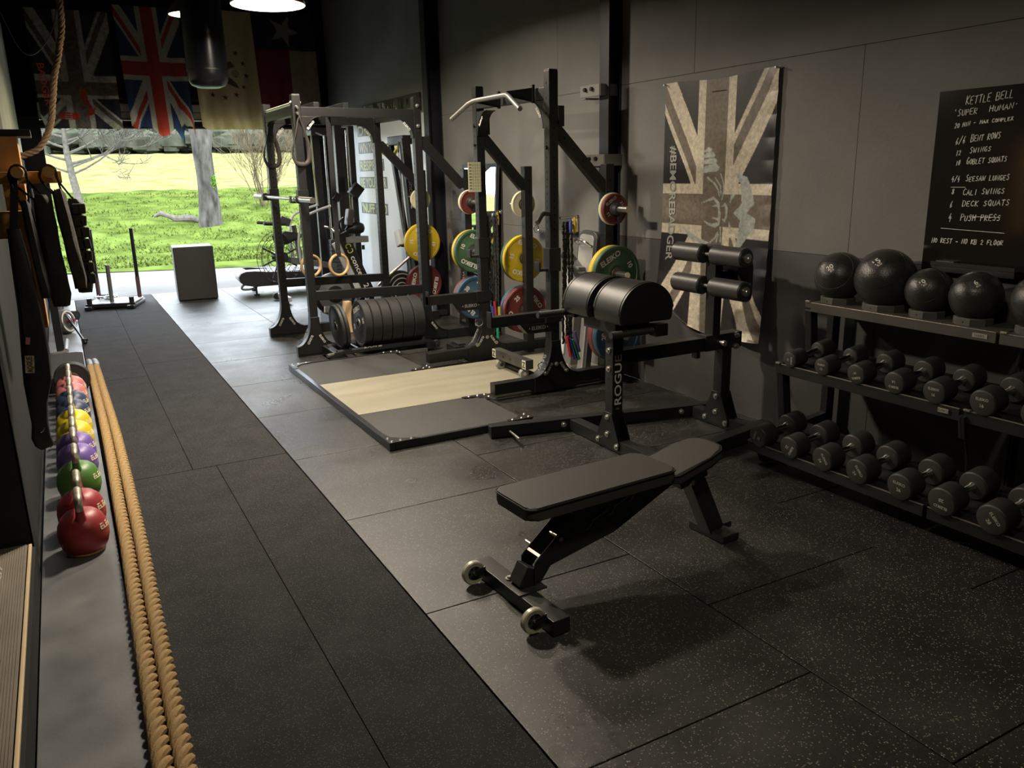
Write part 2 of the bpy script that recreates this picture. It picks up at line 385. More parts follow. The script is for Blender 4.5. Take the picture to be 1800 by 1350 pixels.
# ================================================================ OUTSIDE
GRASS = M('grass', (.055, .076, .017), .85, var=.45, vscale=1.6, bump=1.0, bscale=26, spec=0)
FIELD = M('field_stubble', (.112, .108, .044), .9, var=.35, vscale=.9, bump=1.0, bscale=9, spec=0)
ROAD = M('pale_concrete_road', (.115, .11, .105), .85, var=.2, vscale=.8, bump=.3, bscale=30, spec=.1)
def hz(x, y):
    t = np.interp(y, [12.9, 16.2, 17.2, 20, 22.5, 27, 30.5, 32, 45, 75, 120], [-.01, 0, .02, .10, .42, .86, 1.2, 1.22, 2.0, 3.62, 6.5])
    return t
def terrain(name, y0, y1, ny, mat, label, cat, lift=0):
    rnd = np.random.RandomState(3)
    nx = 60
    def pos(U, Vv):
        x = -30+U*70; y = y0+Vv*(y1-y0)-.17*(x-1)*(np.exp(-(y0+Vv*(y1-y0)-13)/14)); 
        if y0 < 14: y = y0+Vv*(y1-y0)-.17*(x-1)*Vv*.72*(np.abs(x)<12)
        z = hz(x, y0+Vv*(y1-y0))+lift+.02*np.sin(x*2.1+y*1.3)*(y > 18)
        return np.stack([x, y, z], 1)
    o = cloth(name, mat, pos, lambda U, Vv: np.ones((len(U), 3)), nx, ny); tag(o, label, cat); struct(o); return o
m = MB(); m.box((5, 15.0, -.05), (70, 4.25, .08)); o = m.build('road', ROAD); tag(o, 'pale concrete track outside the open shutter door', 'road'); struct(o)
def strip(name, mat, ya, yb, n, label, cat, lift=0):
    def pos(U, Vv):
        x = -30+U*70; y0 = ya-.35*(x-.2)*(ya < 18)*np.clip(1-np.abs(x)/40, .3, 1)*(1-Vv)*1.0
        y = y0+(yb-y0)*Vv; z = hz(x, y)+lift+.03*np.sin(x*1.7+y*2.3)*(y > 18.5)+.02*np.sin(x*4.1-y*3.7)*(y > 18.5)
        return np.stack([x, y, z], 1)
    o = cloth(name, mat, pos, lambda U, Vv: np.ones((len(U), 3)), 140, n); tag(o, label, cat, kind='structure'); return o
strip('grass_bank', GRASS, 16.6, 31.5, 60, 'bright green grass bank beyond the track', 'grass')
strip('field', FIELD, 30.6, 130, 50, 'pale yellow stubble field rising behind the grass bank', 'field', -.05)
# grass tufts on the bank, too many to count
random.seed(5); m = MB()
for _ in range(14000):
    y = 16.9+13.5*random.random()**1.5; x = -2+ (y*.52)*random.random()+random.random()*1.5; z = float(hz(x, y))-.01
    h = random.uniform(.03, .075); a = random.random()*6.28; dx, dy = math.cos(a)*.022, math.sin(a)*.022
    b = V((x, y, z)); tip = b+V((random.uniform(-.05,.05), random.uniform(-.05,.05), h))
    m._add([b+V((dx,dy,0)), b-V((dx,dy,0)), tip], [(0,1,2)])
tag(m.build('grass_tufts', GRASS), 'rough green grass tufts standing on the bank', 'grass', kind='stuff')
BARK = M('lichen_bark', (.045, .042, .036), .9, var=.7, vscale=7, bump=1.0, bscale=24, stretch=(1, 1, .35), spec=.05)
BARK2 = M('pale_twig_bark', (.085, .077, .064), .9, var=.3, vscale=12, spec=.05)
HAZE = M('distant_wood', (.034, .036, .026), 1.0, var=.5, vscale=.9, spec=0)
TWIG = M('distant_twigs', (.07, .06, .048), 1.0, var=.3, vscale=2, spec=0)
IVY = M('moss_green', (.05, .14, .006), .8, var=.3, vscale=20, spec=0)
RMIN = .004
def branch(m, p, d, L, r, depth, rnd, spread=.6, up=.12, n=6, wig=.25):
    pts = [(V(p), r)]; q = V(p); dd = V(d).normalized(); k = 5
    for i in range(k):
        dd = (dd+V((rnd.uniform(-1,1), rnd.uniform(-1,1), rnd.uniform(-.6,1)))*wig*.5+V((0,0,up*.3))).normalized()
        q = q+dd*L/k; pts.append((q.copy(), max(r*(1-.75*(i+1)/k), RMIN)))
        if depth > 0 and i >= 1:
            for _ in range(rnd.choice((1, 2))):
                a = V((rnd.uniform(-1,1), rnd.uniform(-1,1), rnd.uniform(-.25,.6))).normalized()
                branch(m, q, (dd*(1-spread)+a*spread).normalized(), L*rnd.uniform(.42,.66), pts[-1][1]*.72, depth-1, rnd, spread, up, max(3, n-1), wig)
    m.loft(pts, n, False)
# small bare spreading tree
rnd = random.Random(11); B = V((.56, 28, .84))
t = thing('bare_tree', 'small bare spreading tree on the grass bank behind the sled', 'tree', B)
m = MB(); m.loft([(B+V((.06,0,-.1)), .16), (B+V((.03,0,.25)), .115), (B+V((-.05,0,.9)), .10), (B+V((-.10,0,1.6)), .085), (B+V((-.09,0,2.3)), .06), (B+V((-.02,0,3.1)), .03)], 10)
m.build('trunk', BARK2, t)
m = MB(); RMIN = .0085
for z, a, L, r in ((.95, 0, 3.6, .035), (1.0, 180, 2.6, .035), (1.25, 15, 4.4, .045), (1.35, 200, 2.8, .04), (1.55, -8, 4.2, .045), (1.7, 170, 3.0, .04), (1.9, 30, 3.6, .04), (2.0, 150, 2.6, .04), (2.2, 5, 3.2, .035), (2.3, 210, 2.4, .03), (2.5, 60, 2.4, .03), (2.6, 120, 2.2, .03), (1.15, -40, 2.8, .03), (1.8, -60, 2.4, .03)):
    ar = math.radians(a); branch(m, B+V((-.07,0,z)), (math.cos(ar), math.sin(ar)*.6, .22), L*.62, r, 3, rnd, .55, .30)
m.build('branches', BARK2, t)
RMIN = .005
# big lichen-covered tree
B = V((3.41, 22.5, .30))
t = thing('big_tree', 'thick lichen-covered tree trunk standing on the grass bank', 'tree', B)
rnd = random.Random(4); m = MB(); pts = []
for i in range(15):
    k = i/14; z = -.1+2.75*k; pts.append((B+V((.03*k+.03*math.sin(5*k), 0, z)), .265+.11*math.exp(-k*14)-.05*k+.015*math.sin(9*k)))
m.loft(pts, 18, False)
m.loft([(B+V((-.03,0,2.2)), .20), (B+V((-.14,0,2.9)), .17), (B+V((-.32,.1,4.2)), .13), (B+V((-.2,.1,5.4)), .08)], 12, False)
m.loft([(B+V((.10,0,2.05)), .15), (B+V((.24,.05,2.7)), .125), (B+V((.32,.1,3.6)), .10), (B+V((.5,0,4.8)), .06)], 12, False)
m.build('trunk', BARK, t)
m = MB()
for k in range(16): 
    a = rnd.random()*6.28; branch(m, B+V((.05*math.cos(a), 0, 2.3+rnd.random()*1.6)), (math.cos(a), .4*math.sin(a), .5), 1.3, .025, 2, rnd, .5, .2)
m.build('branches', BARK2, t)
m = MB()
for k in range(70):
    p = B+V((.17+rnd.gauss(0,.035), -.17-rnd.random()*.05, 1.22+rnd.gauss(0,.11))); a = V((rnd.gauss(0,1), rnd.gauss(0,1), rnd.gauss(0,1))).normalized()*.035
    m._add([p+a, p-a, p+V((a.z, -.02, a.x))], [(0,1,2)])
m.build('ivy', IVY, t)
# log in the grass
m = MB(); m.loft([((2.20, 23.6, .66), .03), ((2.35, 23.5, .74), .07), ((2.55, 23.4, .66), .06), ((2.72, 23.3, .58), .09), ((2.95, 23.1, .60), .10), ((3.12, 23.0, .58), .08), ((3.2, 22.9, .52), .03)], 9)
tag(m.build('fallen_log', BARK2), 'fallen lichen-grey branch lying in the grass left of the big trunk', 'log')
# twiggy bush on the right of the opening
rnd = random.Random(8)
for i, (bx, by, hh, lab) in enumerate(((5.6, 26, 2.6, 'twiggy reddish bush behind the far rack, left half of the pair'), (7.9, 28.5, 3.0, 'twiggy reddish bush behind the far rack, right half of the pair'))):
    m = MB(); b = V((bx, by, float(hz(bx, by))))
    for k in range(17):
        a = rnd.random()*6.28; branch(m, b+V((math.cos(a)*.2, math.sin(a)*.2, 0)), (math.cos(a)*.35, math.sin(a)*.35, 1), hh*rnd.uniform(.5,.85), .02, 2, rnd, .5, .3, 4)
    tag(m.build('bush', M('reddish_twigs%d' % i, (.085, .066, .042), .9, var=.4, vscale=3, spec=.0)), lab, 'bush', 'twiggy bushes')
# hedge and woodland along the top of the field
rnd = random.Random(2); m = MB()
for i in range(700):
    x = -14+i*.118+rnd.uniform(-.3,.3); y = 77+rnd.uniform(-1.5, 2.5); h = rnd.uniform(.5, 2.7)
    m.ball((x, y, 3.6+h*.5), .30+h*.22, 7, (1.2+rnd.random()*.6, 1, .8+rnd.random()*.5))
tag(m.build('hedge', HAZE), 'hazy olive hedge along the top of the field', 'hedge', kind='stuff')
m = MB()
for i in range(420):
    x = -16+i*.22; y = 103+rnd.uniform(-4, 6); H = rnd.uniform(8, 13); q = rnd.uniform(-.5, .5)
    m.loft([((x, y, 4.6), .10), ((x+q, y, 4.6+H*.5), .07), ((x+q*2+rnd.uniform(-.5,.5), y, 4.6+H), .02)], 4, False)
    for k in range(2): m.ball((x+rnd.gauss(0,.6), y+1, 4.6+H*rnd.random()**.7), rnd.uniform(.6, 1.5), 6, (1, .6, 1.5))
tag(m.build('far_wood', HAZE), 'hazy grey-green wood filling the skyline beyond the hedge', 'wood', kind='stuff')
for i in range(15):
    x = -12+i*4.4+rnd.uniform(-.4,.4); y = 84+7*(i % 2); H = rnd.uniform(7, 11)
    b = V((x, y, 3.5)); t = thing('distant_tree', 'hazy bare tree in the wood beyond the field', 'tree', b, group='trees in the far wood')
    m = MB(); m.loft([(b, .3), (b+V((0,0,H*.5)), .22), (b+V((.2,0,H)), .05)], 6, False); m.build('trunk', TWIG, t)
    m = MB()
    for k in range(9):
        a = rnd.random()*6.28; branch(m, b+V((0,0,H*rnd.uniform(.25,.8))), (math.cos(a), math.sin(a), .6), H*.22, .09, 1, rnd, .5, .2, 4)
    for k in range(7): m.ball(b+V((rnd.gauss(0,.7), rnd.gauss(0,.6), H*rnd.uniform(.3,.95))), rnd.uniform(.5,1.3), 8, (1, 1, 1.3))
    m.build('crown', HAZE, t)
# ================================================================ RACKS
T75 = .075
NRM = {'-x': (-1,0,0), '-y': (0,-1,0), '+x': (1,0,0), '-z': (0,0,-1)}
def holes_v(m, x, y, z0, z1, step, faces=('-x', '-y'), r=.0085, h=T75/2):
    m.mi = 1; z = z0
    while z < z1:
        for f in faces: n = V(NRM[f]); m.disc(V((x, y, z))+n*(h+.0006), n, r, 8)
        z += step
    m.mi = 0
def upright(par, x, y, z1, z0=.01, name='upright', faces=('-x', '-y')):
    m = MB(); m.box((x, y, (z0+z1)/2), (T75, T75, z1-z0), bev=.006)
    holes_v(m, x, y, .42, 1.58, .05, faces); holes_v(m, x, y, 1.62, z1-.03, .10, faces)
    m.mi = 0; m.box((x, y, z1+.003), (T75-.006, T75-.006, .008), bev=.003)
    return m.build(name, [BLK, HOLE], par)
def xbeam(par, a, b, name, h=T75, w=.06, hole=.10, face='-y', side=None):
    m = MB(); m.beam(a, b, w, h, bev=.005)
    if hole:
        a, b = V(a), V(b); d = (b-a).normalized(); L = (b-a).length; n = V(NRM[face]); t = .09; m.mi = 1
        while t < L-.05: m.disc(a+d*t+n*(w/2+.0006), n, .0085, 8); t += hole
        m.mi = 0
    return m.build(name, [BLK, HOLE], par)
def bolt(par, p, n, r=.012, L=.012):
    m = MB(); p, n = V(p), V(n).normalized(); m.cyl(p, p+n*L*.4, r*1.5, n=14); m.cyl(p+n*L*.4, p+n*L, r, r*.8, n=8); return m.build('bolt', BOLT, par)
def foot_gusset(par, x, y, fl=.135, fr_=.135, top=.36, z0=.095, th=.095, txt=True):
    """flared foot plate around an upright, concave on both sides"""
    h = top-z0
    L = [(-T75/2-fl*(1-math.sin(a*PI/2))**1.0*1.0, z0+h*(1-math.cos(a*PI/2))) for a in [i/10 for i in range(11)]]
    Rr = [(T75/2+fr_*(1-math.sin(a*PI/2)), z0+h*(1-math.cos(a*PI/2))) for a in [i/10 for i in range(11)]]
    poly = [(-T75/2-fl, 0.02)]+[(T75/2+fr_, .02)]+Rr+L[::-1]
    Mx = Matrix(((1,0,0,x),(0,0,1,y-th/2),(0,1,0,0),(0,0,0,1)))
    m = MB(); m.prism(poly, Mx, th, bev=.004)
    for C in (L, Rr):   # raised flange lip along each curve
        m.tube([Mx @ V((a, b, 0)) for a, b in C], .0035, 6)
    g = m.build('foot_gusset', BLK, par)
    if txt:
        for sgn, C in ((-1, L), (1, Rr)):
            i = 4; a, b = V((*C[i-1], 0)), V((*C[i+2], 0)); c = (a+b)/2; d = (b-a)
            if sgn > 0: d = -d
            c = c+V((-sgn*.030, -.012, 0)); dx = V((d.x, 0, d.y))
            if sgn < 0: dx = -dx
            F = fr(Mx @ V((c.x, c.y, -.0012)), dx, V((-dx.z*1, 0, dx.x)))
            t = MB(); t.text('ELEIKO', F, .020, .012); t.build('lettering', WHITE, g)
        # logo on the flange facing the room
        a, b = Mx @ V((*L[3], th/2)), Mx @ V((*L[7], th/2))
        t = MB(); d = (b-a); nn = V((-1, 0, .6)).normalized()
        F = fr((a+b)/2+V((-.010, 0, .012)), -d, V((0,-1,0))); t.text('ELEIKO', F, .028, .014); t.build('lettering', DIMP, g)
    return g
def corner_gusset(par, x, y, z, sx, R=.17, th=.07, txt=True, axis='x'):
    """quarter-arc plate under a beam: x,y,z is the inner corner, sx the direction along the beam"""
    P = [(0, 0), (R, 0)]+[(R-R*.92*math.sin(i/10*PI/2)+0, -R*1.05*(1-math.cos(i/10*PI/2))) for i in range(11)]+[(0, -R*1.05)]
    if axis == 'x': Mx = Matrix(((sx,0,0,x),(0,0,1,y-th/2),(0,1,0,z),(0,0,0,1)))
    else: Mx = Matrix(((0,0,1,x-th/2),(sx,0,0,y),(0,1,0,z),(0,0,0,1)))
    m = MB(); m.prism(P, Mx, th, bev=.003)
    m.tube([Mx @ V((a, b, 0)) for a, b in P[2:13]], .003, 6)
    g = m.build('corner_gusset', BLK, par)
    if txt:
        a, b = V((R*.66, -R*.18, 0)), V((R*.20, -R*.68, 0))
        p, q = Mx @ V((a.x, a.y, -.0012)), Mx @ V((b.x, b.y, -.0012))
        if axis == 'x': dx = (p-q) if sx > 0 else (q-p); F = fr((p+q)/2, dx, V((-dx.z, 0, dx.x)))
        else: dx = (p-q) if sx < 0 else (q-p); F = fr((p+q)/2, dx, V((0, dx.z, -dx.y)) if dx.y < 0 else V((0, -dx.z, dx.y)))
        t = MB(); t.text('ELEIKO', F, .020, .012); t.build('lettering', WHITE, g)
    return g
def brace(par, a, b): return xbeam(par, a, b, 'brace', hole=.11, w=.06, h=.085)
def rear_post(par, x, y, z1): 
    m = MB(); m.box((x, y, z1/2+.01), (T75, T75, z1-.02), bev=.005); holes_v(m, x, y, .45, z1-.03, .10); return m.build('storage_post', [BLK, HOLE], par)
def sleeve(par, x, y, z, sgn, L=.23):
    m = MB(); y0 = y+sgn*T75/2
    m.cyl((x, y0, z), (x, y0+sgn*.012, z), .042, n=24); m.cyl((x, y0+sgn*.012, z), (x, y0+sgn*L, z), .0245, n=20)
    return m.build('plate_sleeve', STEEL, par)
PEGZ = (1.345, .868, .405)
# ---- rack 1: full cage on the track side
RX, RC = 1.943, 3.072; YA, YB = 8.54, 7.42
K1 = thing('power_rack', 'black four-post power rack nearest the door, wooden rings hanging inside it', 'rack', (2.6, 7.98, 0))
for x, y in ((RX, YA), (RX, YB), (RC, YA), (RC, YB)): upright(K1, x, y, 2.312)
for y in (YA, YB):
    xbeam(K1, (1.765, y, .047), (3.69, y, .047), 'base_rail', h=.09, w=.08, hole=.14)
    foot_gusset(K1, RX, y); foot_gusset(K1, RC, y, .12, .17)
    xbeam(K1, (RX+.038, y, 2.175), (RC-.038, y, 2.168), 'crossmember', h=.08)
    xbeam(K1, (RX+.038, y, .55), (RC-.038, y, .525), 'side_rail', h=.085, hole=0)
    brace(K1, (RC+.03, y, 1.94), (3.53, y, 1.50))
    corner_gusset(K1, RX+.038, y, 2.135, 1); corner_gusset(K1, RC-.038, y, 2.13, -1)
    rear_post(K1, 3.565, y, 1.66)
for x in (RX, RC): xbeam(K1, (x, YB+.038, 2.185), (x, YA-.038, 2.185), 'crossmember', h=.08, face='-x')
corner_gusset(K1, RX, YA-.038, 2.14, -1, axis='y', th=.06)
m = MB(); m.cyl((RX-.01, YB-.03, 2.245), (RX-.01, YA-.05, 2.245), .016); m.build('pull_up_bar', STEEL, K1)
for z in (2.215, 2.165): 
    m = MB(); m.cyl((RX-.005, YB-.037, z), (RX-.005, YB-.085, z-.012), .011, n=12); m.build('hitch_pin', BOLT, K1)
for z in (2.25,): bolt(K1, (RX-.038, YB, z), (-1,0,0)); bolt(K1, (RX+.038, YB, z), (1,0,0))
for z in (2.24, 2.06): bolt(K1, (RC, YB-.038, z), (0,-1,0))
for z in PEGZ:
    sleeve(K1, 3.565, YB, z, -1); sleeve(K1, 3.565, YA, z, 1)
# spotter arm with name plate on the near side
def spotter(par, x, y, z, L, txt=True):
    m = MB(); m.box((x-T75/2-L/2, y, z), (L, .07, .078), bev=.005); m.box((x-T75/2-L+.006, y, z+.02), (.012, .07, .115), bev=.003)
    m.box((x-.02, y-.005, z+.0), (.135, .10, .09), bev=.004)
    a = m.build('spotter_arm', BLK, par)
    m = MB(); m.prism([(-.30, 0), (-.02, 0), (-.02, -.075), (-.235, -.075)], Matrix(((1,0,0,x),(0,0,1,y-.036),(0,1,0,z-.039),(0,0,0,1))), .072, bev=.003); g = m.build('arm_gusset', BLK, a)
    m = MB(); m.text('• ELEIKO •', fr((x-.145, y-.0375, z-.073), (1,0,0), (0,0,1)), .026, .012); m.build('lettering', DIMP, g)
# ---- rack 2: half rack standing over the lifting platform
FX, YE, YF = 3.128, 6.30, 5.09
K2 = thing('half_rack', 'black half rack with pull-up bar standing over the wooden lifting platform', 'rack', (3.1, 5.7, 0))
for y, dx in ((YE, .035), (YF, 0)):
    x = FX+dx; upright(K2, x, y, 2.303)
    xbeam(K2, (2.605, y, .090), (3.86, y, .090), 'base_rail', h=.085, w=.08, hole=.14)
    foot_gusset(K2, x, y, .15, .15, top=.40, z0=.135)
    brace(K2, (x+.03, y, 1.915), (3.585, y, 1.49)); rear_post(K2, 3.615, y, 1.67)
    for z in PEGZ: sleeve(K2, 3.615, y, z, -1 if y == YF else 1)
    m = MB(); m.box((x+.06, y, 2.0), (.05, .088, .14), bev=.004); m.build('brace_plate', BLK, K2)
    for bx in (x-.10, x+.09, x+.0): bolt(K2, (bx, y-.048, .16 if bx != x else .22), (0,-1,0), .011)
    corner_gusset(K2, x+.01, y+(.038 if y == YF else -.038), 2.11, 1 if y == YF else -1, axis='y', th=.09, R=.18)
    spotter(K2, x, y, .585, .50)
    m = MB()  # j-hook
    m.box((x-.005, y-.005, 1.0), (.10, .095, .17), bev=.006); m.box((x-.085, y, .93), (.09, .07, .02), bev=.004); m.box((x-.125, y, .955), (.014, .07, .07), bev=.004); m.build('j_hook', BLK2, K2)
xbeam(K2, (FX, YF+.038, 2.155), (FX+.03, YE-.038, 2.175), 'crossmember', h=.085, face='-x')
# multi-grip pull-up bar carried on two brackets
m = MB(); pts = [(2.80, 6.04, 2.035), (2.84, 5.82, 2.130), (2.855, 5.76, 2.147), (2.86, 5.70, 2.150), (2.86, 5.29, 2.150), (2.855, 5.23, 2.147), (2.84, 5.17, 2.130), (2.80, 4.95, 2.035)]
m.tube(pts, .0175, 14); m.build('pull_up_bar', M('grey_bar', (.30, .295, .28), .35, .6), K2)
for y in (5.78, 5.26):
    m = MB(); m.box((FX-.045, y, 2.162), (.02, .022, .125), bev=.002); m.prism([(0, -.05), (-.22, -.015), (-.22, .02), (0, .05)], Matrix(((1,0,0,FX-.04),(0,0,1,y-.004),(0,1,0,2.155),(0,0,0,1))), .008); m.build('bar_bracket', BLK, K2)
for x, y, z in ((FX, YF, 1.79), (FX+.035, YE, 2.0), (FX+.035, YE, 1.85)):
    m = MB(); m.cyl((x-.038, y, z), (x-.052, y, z), .014, n=6); m.build('bolt', BLK, K2)
# dip handle with ring on the near upright
t = thing('cable_attachment', 'short black strap attachment with steel ring on the near half-rack post', 'attachment', (FX-.04, YF, 1.25))
m = MB(); m.tube(smooth([(FX-.04, YF-.02, 1.33), (FX-.10, YF-.04, 1.33), (FX-.17, YF-.08, 1.275)], 6), .017, 10); m.build('strap', VINYL, t)
m = MB(); m.tube([V((FX-.185, YF-.09, 1.235))+V((.026*math.cos(a), .012*math.cos(a), .026*math.sin(a))) for a in [k*PI/9 for k in range(18)]], .0035, 6, True); m.build('ring', CHROME, t)
m = MB(); m.tube([V((3.085, YE-.05, .36))+V((.032*math.cos(a), -.01*math.cos(a), .032*math.sin(a))) for a in [k*PI/9 for k in range(18)]], .004, 6, True)
tag(m.build('steel_ring', CHROME), 'steel ring hanging on the far half-rack post above its foot', 'ring')
m = MB(); m.tube([V((2.99, 5.02, .225))+V((.030*math.cos(a), -.01*math.cos(a), .030*math.sin(a))) for a in [k*PI/9 for k in range(18)]], .004, 6, True)
tag(m.build('steel_ring', CHROME), 'steel ring hanging low by the near half-rack foot and the dolly', 'ring')
# laminated loading chart on the far post
PAPER = M('cream_paper', (.62, .61, .40), .45); t = thing('loading_chart', 'small cream laminated chart with a grid, hung on the far half-rack post', 'chart', (3.07, YE-.05, 1.48))
m = MB(); m.box((3.068, YE-.09, 1.59), (.117, .004, .24), bev=.001); m.build('sheet', PAPER, t)
m = MB()
for k in range(4): m.box((3.053+.022*k, YE-.0925, 1.59), (.0018, .001, .22))
for k in range(9): m.box((3.068, YE-.0925, 1.495+.024*k), (.11, .001, .0018))
for k in range(9): m.box((3.030, YE-.0925, 1.498+.024*k), (.018, .001, .010))
m.build('grid_lines', M('chart_ink', (.18, .18, .14), .6), t)
# ================================================================ WEIGHT PLATES
def plate_col(n, c): return M('plate_'+n, c, .50, bump=.12, bscale=200, var=.10, vscale=9)
PC = {'red': plate_col('red', (.125, .022, .019)), 'blue': plate_col('blue', (.028, .072, .118)), 'yellow': plate_col('yellow', (.54, .39, .018)), 'green': plate_col('green', (.042, .098, .048)), 'white': plate_col('cream', (.66, .62, .44)), 'black': RUB}
HUB = M('plate_hub', (.10, .095, .085), .4, .6)
def plate(label, col, num, c, n, R=.21, t=.045, rot=0., group='coloured weight plates on the racks', words=2, numh=.042, name='bumper_plate'):
    n = V(n).normalized(); o = thing(name, label, 'weight plate', c, group=group)
    Mx = zto(c, n, (-n.y, n.x, 0) if abs(n.z) < .9 else (1,0,0)) @ Matrix.Rotation(rot, 4, 'Z')
    m = MB(); h = t/2
    m.lathe([(.025, -h*.8), (R*.9, -h*.8), (R*.92, -h), (R-.006, -h), (R, -h+.006), (R, h-.006), (R-.006, h), (R*.88, h), (R*.86, h-.004), (R*.42, h-.004), (R*.40, h-.0015), (R*.27, h-.0015), (R*.25, h-.004), (.025, h-.004)], Mx, 64)
    m.build('disc', PC[col], o)
    m = MB(); m.lathe([(.0255, h-.004), (.052, h-.004), (.050, h+.004), (.030, h+.005), (.0255, h+.005)], Mx, 32, cap=False); m.build('hub', HUB, o)
    if num is not None:
        z = h-.0034; hh = R*.19; rr = R*.635
        for k in range(words): m = MB(); m.text('ELEIKO', Mx @ Matrix.Rotation(k*PI, 4, 'Z') @ Matrix.Translation((0, rr, z)), hh, .03, fit=R*.92); m.build('lettering', WHITE, o)
        for k in (0, 1): m = MB(); m.text(num, Mx @ Matrix.Rotation(PI/2+k*PI, 4, 'Z') @ Matrix.Translation((0, rr, z)), hh*.95, .03); m.build('lettering', WHITE, o)
    return o
def stack(x, y, z, sg, items):
    """items from the post outward: (label, colour, number, R, thickness, rot)"""
    p = y+sg*(T75/2+.014)
    for lab, col, num, R, t, rot, words in items:
        plate(lab, col, num, (x, p+sg*t/2, z), (0, -1, 0), R, t, rot, words=words); p += sg*(t+.002)
r_ = math.radians
XN, XK = 3.615, 3.565
# near half-rack post (towards the camera)
stack(XN, YF, PEGZ[0], -1, [('small cream plate behind the small red plate on the near half-rack post', 'white', None, .118, .028, 0, 0), ('small red 2.5 plate with yellow lettering on the near half-rack post', 'red', '2.5', .112, .028, r_(32), 1)])
stack(XN, YF, PEGZ[1], -1, [('yellow plate behind the green plate on the near half-rack post', 'yellow', None, .21, .05, 0, 0), ('green 10 plate above the bench pads on the near half-rack post', 'green', '10', .21, .04, r_(28), 1)])
stack(XN, YF, PEGZ[2], -1, [('red plate behind the blue plate low on the near half-rack post', 'red', None, .21, .06, 0, 0), ('blue 20 plate behind the upright of the back-extension machine', 'blue', '20', .21, .05, r_(0), 2)])
# far half-rack post (facing away, seen past the post)
stack(XN, YE, PEGZ[0], 1, [('small cream plate high on the far half-rack post', 'white', None, .118, .026, 0, 0)])
stack(XN, YE, PEGZ[1], 1, [('yellow 15 plate on the far half-rack post', 'yellow', '15', .21, .045, r_(165), 2), ('green plate behind the yellow 15 plate on the far half-rack post', 'green', None, .21, .035, 0, 0)])
stack(XN, YE, PEGZ[2], 1, [('red 25 plate low on the far half-rack post', 'red', '25', .215, .055, r_(-52), 2), ('blue plate behind the red 25 plate on the far half-rack post', 'blue', None, .215, .05, 0, 0)])
# power rack, near storage post
stack(XK, YB, PEGZ[0], -1, [('small cream plate behind the small red plate on the power-rack storage post', 'white', None, .118, .026, 0, 0), ('small red plate held by a black collar on the power-rack storage post', 'red', None, .112, .028, 0, 0)])
stack(XK, YB, PEGZ[1], -1, [('yellow plate behind the green plate on the power-rack storage post', 'yellow', None, .21, .045, 0, 0), ('green 10 plate with upside-down lettering on the power-rack storage post', 'green', '10', .21, .045, r_(155), 2)])
stack(XK, YB, PEGZ[2], -1, [('red plate behind the blue plate on the power-rack storage post', 'red', None, .215, .05, 0, 0), ('blue 20 plate low on the power-rack storage post', 'blue', '20', .215, .05, r_(135), 2)])
# power rack, far storage post
stack(XK, YA, PEGZ[0], 1, [('small cream plate on the power-rack post nearest the door', 'white', None, .118, .026, 0, 0)])
stack(XK, YA, PEGZ[1], 1, [('yellow 15 plate on the power-rack post nearest the door', 'yellow', '15', .215, .045, r_(170), 2)])
stack(XK, YA, PEGZ[2], 1, [('dark red plate low on the power-rack post nearest the door', 'red', '25', .215, .055, r_(75), 2)])
# locking collars on the small plates
for p, lab in (((XN, YF-T75/2-.082, PEGZ[0]), 'black locking collar on the small red plate of the half rack'), ((XK, YB-T75/2-.080, PEGZ[0]), 'black locking collar on the small red plate of the power rack')):
    t = thing('barbell_collar', lab, 'collar', p)
    m = MB(); Mx = zto(p, (0,-1,0)); m.lathe([(.0255, -.012), (.048, -.012), (.050, 0), (.046, .016), (.034, .034), (.0255, .036)], Mx, 28, cap=False); m.build('body', RUB, t)
    m = MB(); m.box(V(p)+V((.02, -.012, -.065)), (.03, .022, .07), bev=.005); m.build('lever', BLK2, t)
# ---- rolling toaster rack with black bumpers
YT = 7.14
t = thing('plate_trolley', 'low black rolling plate trolley in front of the power rack', 'trolley', (2.4, YT, 0))
m = MB(); m.cyl((2.015, YT-.155, .085), (2.915, YT-.155, .085), .024, n=18); m.build('front_rail', BLK2, t)
m = MB(); m.cyl((2.015, YT+.155, .085), (2.915, YT+.155, .085), .024, n=18); m.build('rear_rail', BLK2, t)
for x in (2.015, 2.915):
    m = MB(); m.box((x, YT, .055), (.075, .40, .08), bev=.006); m.build('end_plate', BLK2, t)
for dy in (-.165, .165):
    m = MB(); m.cyl((2.985, YT+dy-.018, .055), (2.985, YT+dy+.018, .055), .036, n=22); m.cyl((2.985, YT+dy-.026, .055), (2.985, YT+dy+.026, .055), .012, n=12); m.build('wheel', RUB, t)
m = MB(); m.cyl((2.0, YT-.16, .075), (1.915, YT-.19, .075), .017, n=14); m.build('pull_handle', STEEL, t)
m = MB(); m.box((2.46, YT-.20, .018), (.82, .03, .03)); m.build('lower_bar', STEEL, t)
m = MB(); m.text('ROGUE', fr((2.35, YT-.155-.0205, .098), (1,0,0), (0,-.5,1)), .030, .03, fit=.17); m.build('lettering', WHITE, t)
for x in (2.15, 2.23): m = MB(); m.cyl((x, YT-.155, .09), (x, YT+.155, .09), .012, n=10); m.build('divider', BLK2, t)
TB = M('bumper_black', (.014, .014, .0138), .62, bump=.3, bscale=160, var=.2, vscale=10)
PC['bumper'] = TB
xs = [(2.318, .072), (2.402, .084), (2.495, .090), (2.597, .100), (2.705, .104), (2.815, .104)]
names = ['front', 'second', 'third', 'fourth', 'fifth', 'last']
for (x, w), nm in zip(xs, names):
    lab = 'thick black bumper plate, %s in the row on the trolley counting from the left' % nm
    plate(lab, 'bumper', '20' if nm == 'front' else None, (x, YT, .298), (-1, 0, 0), .215, w, r_(20), 'thick black bumpers on the trolley', words=1)
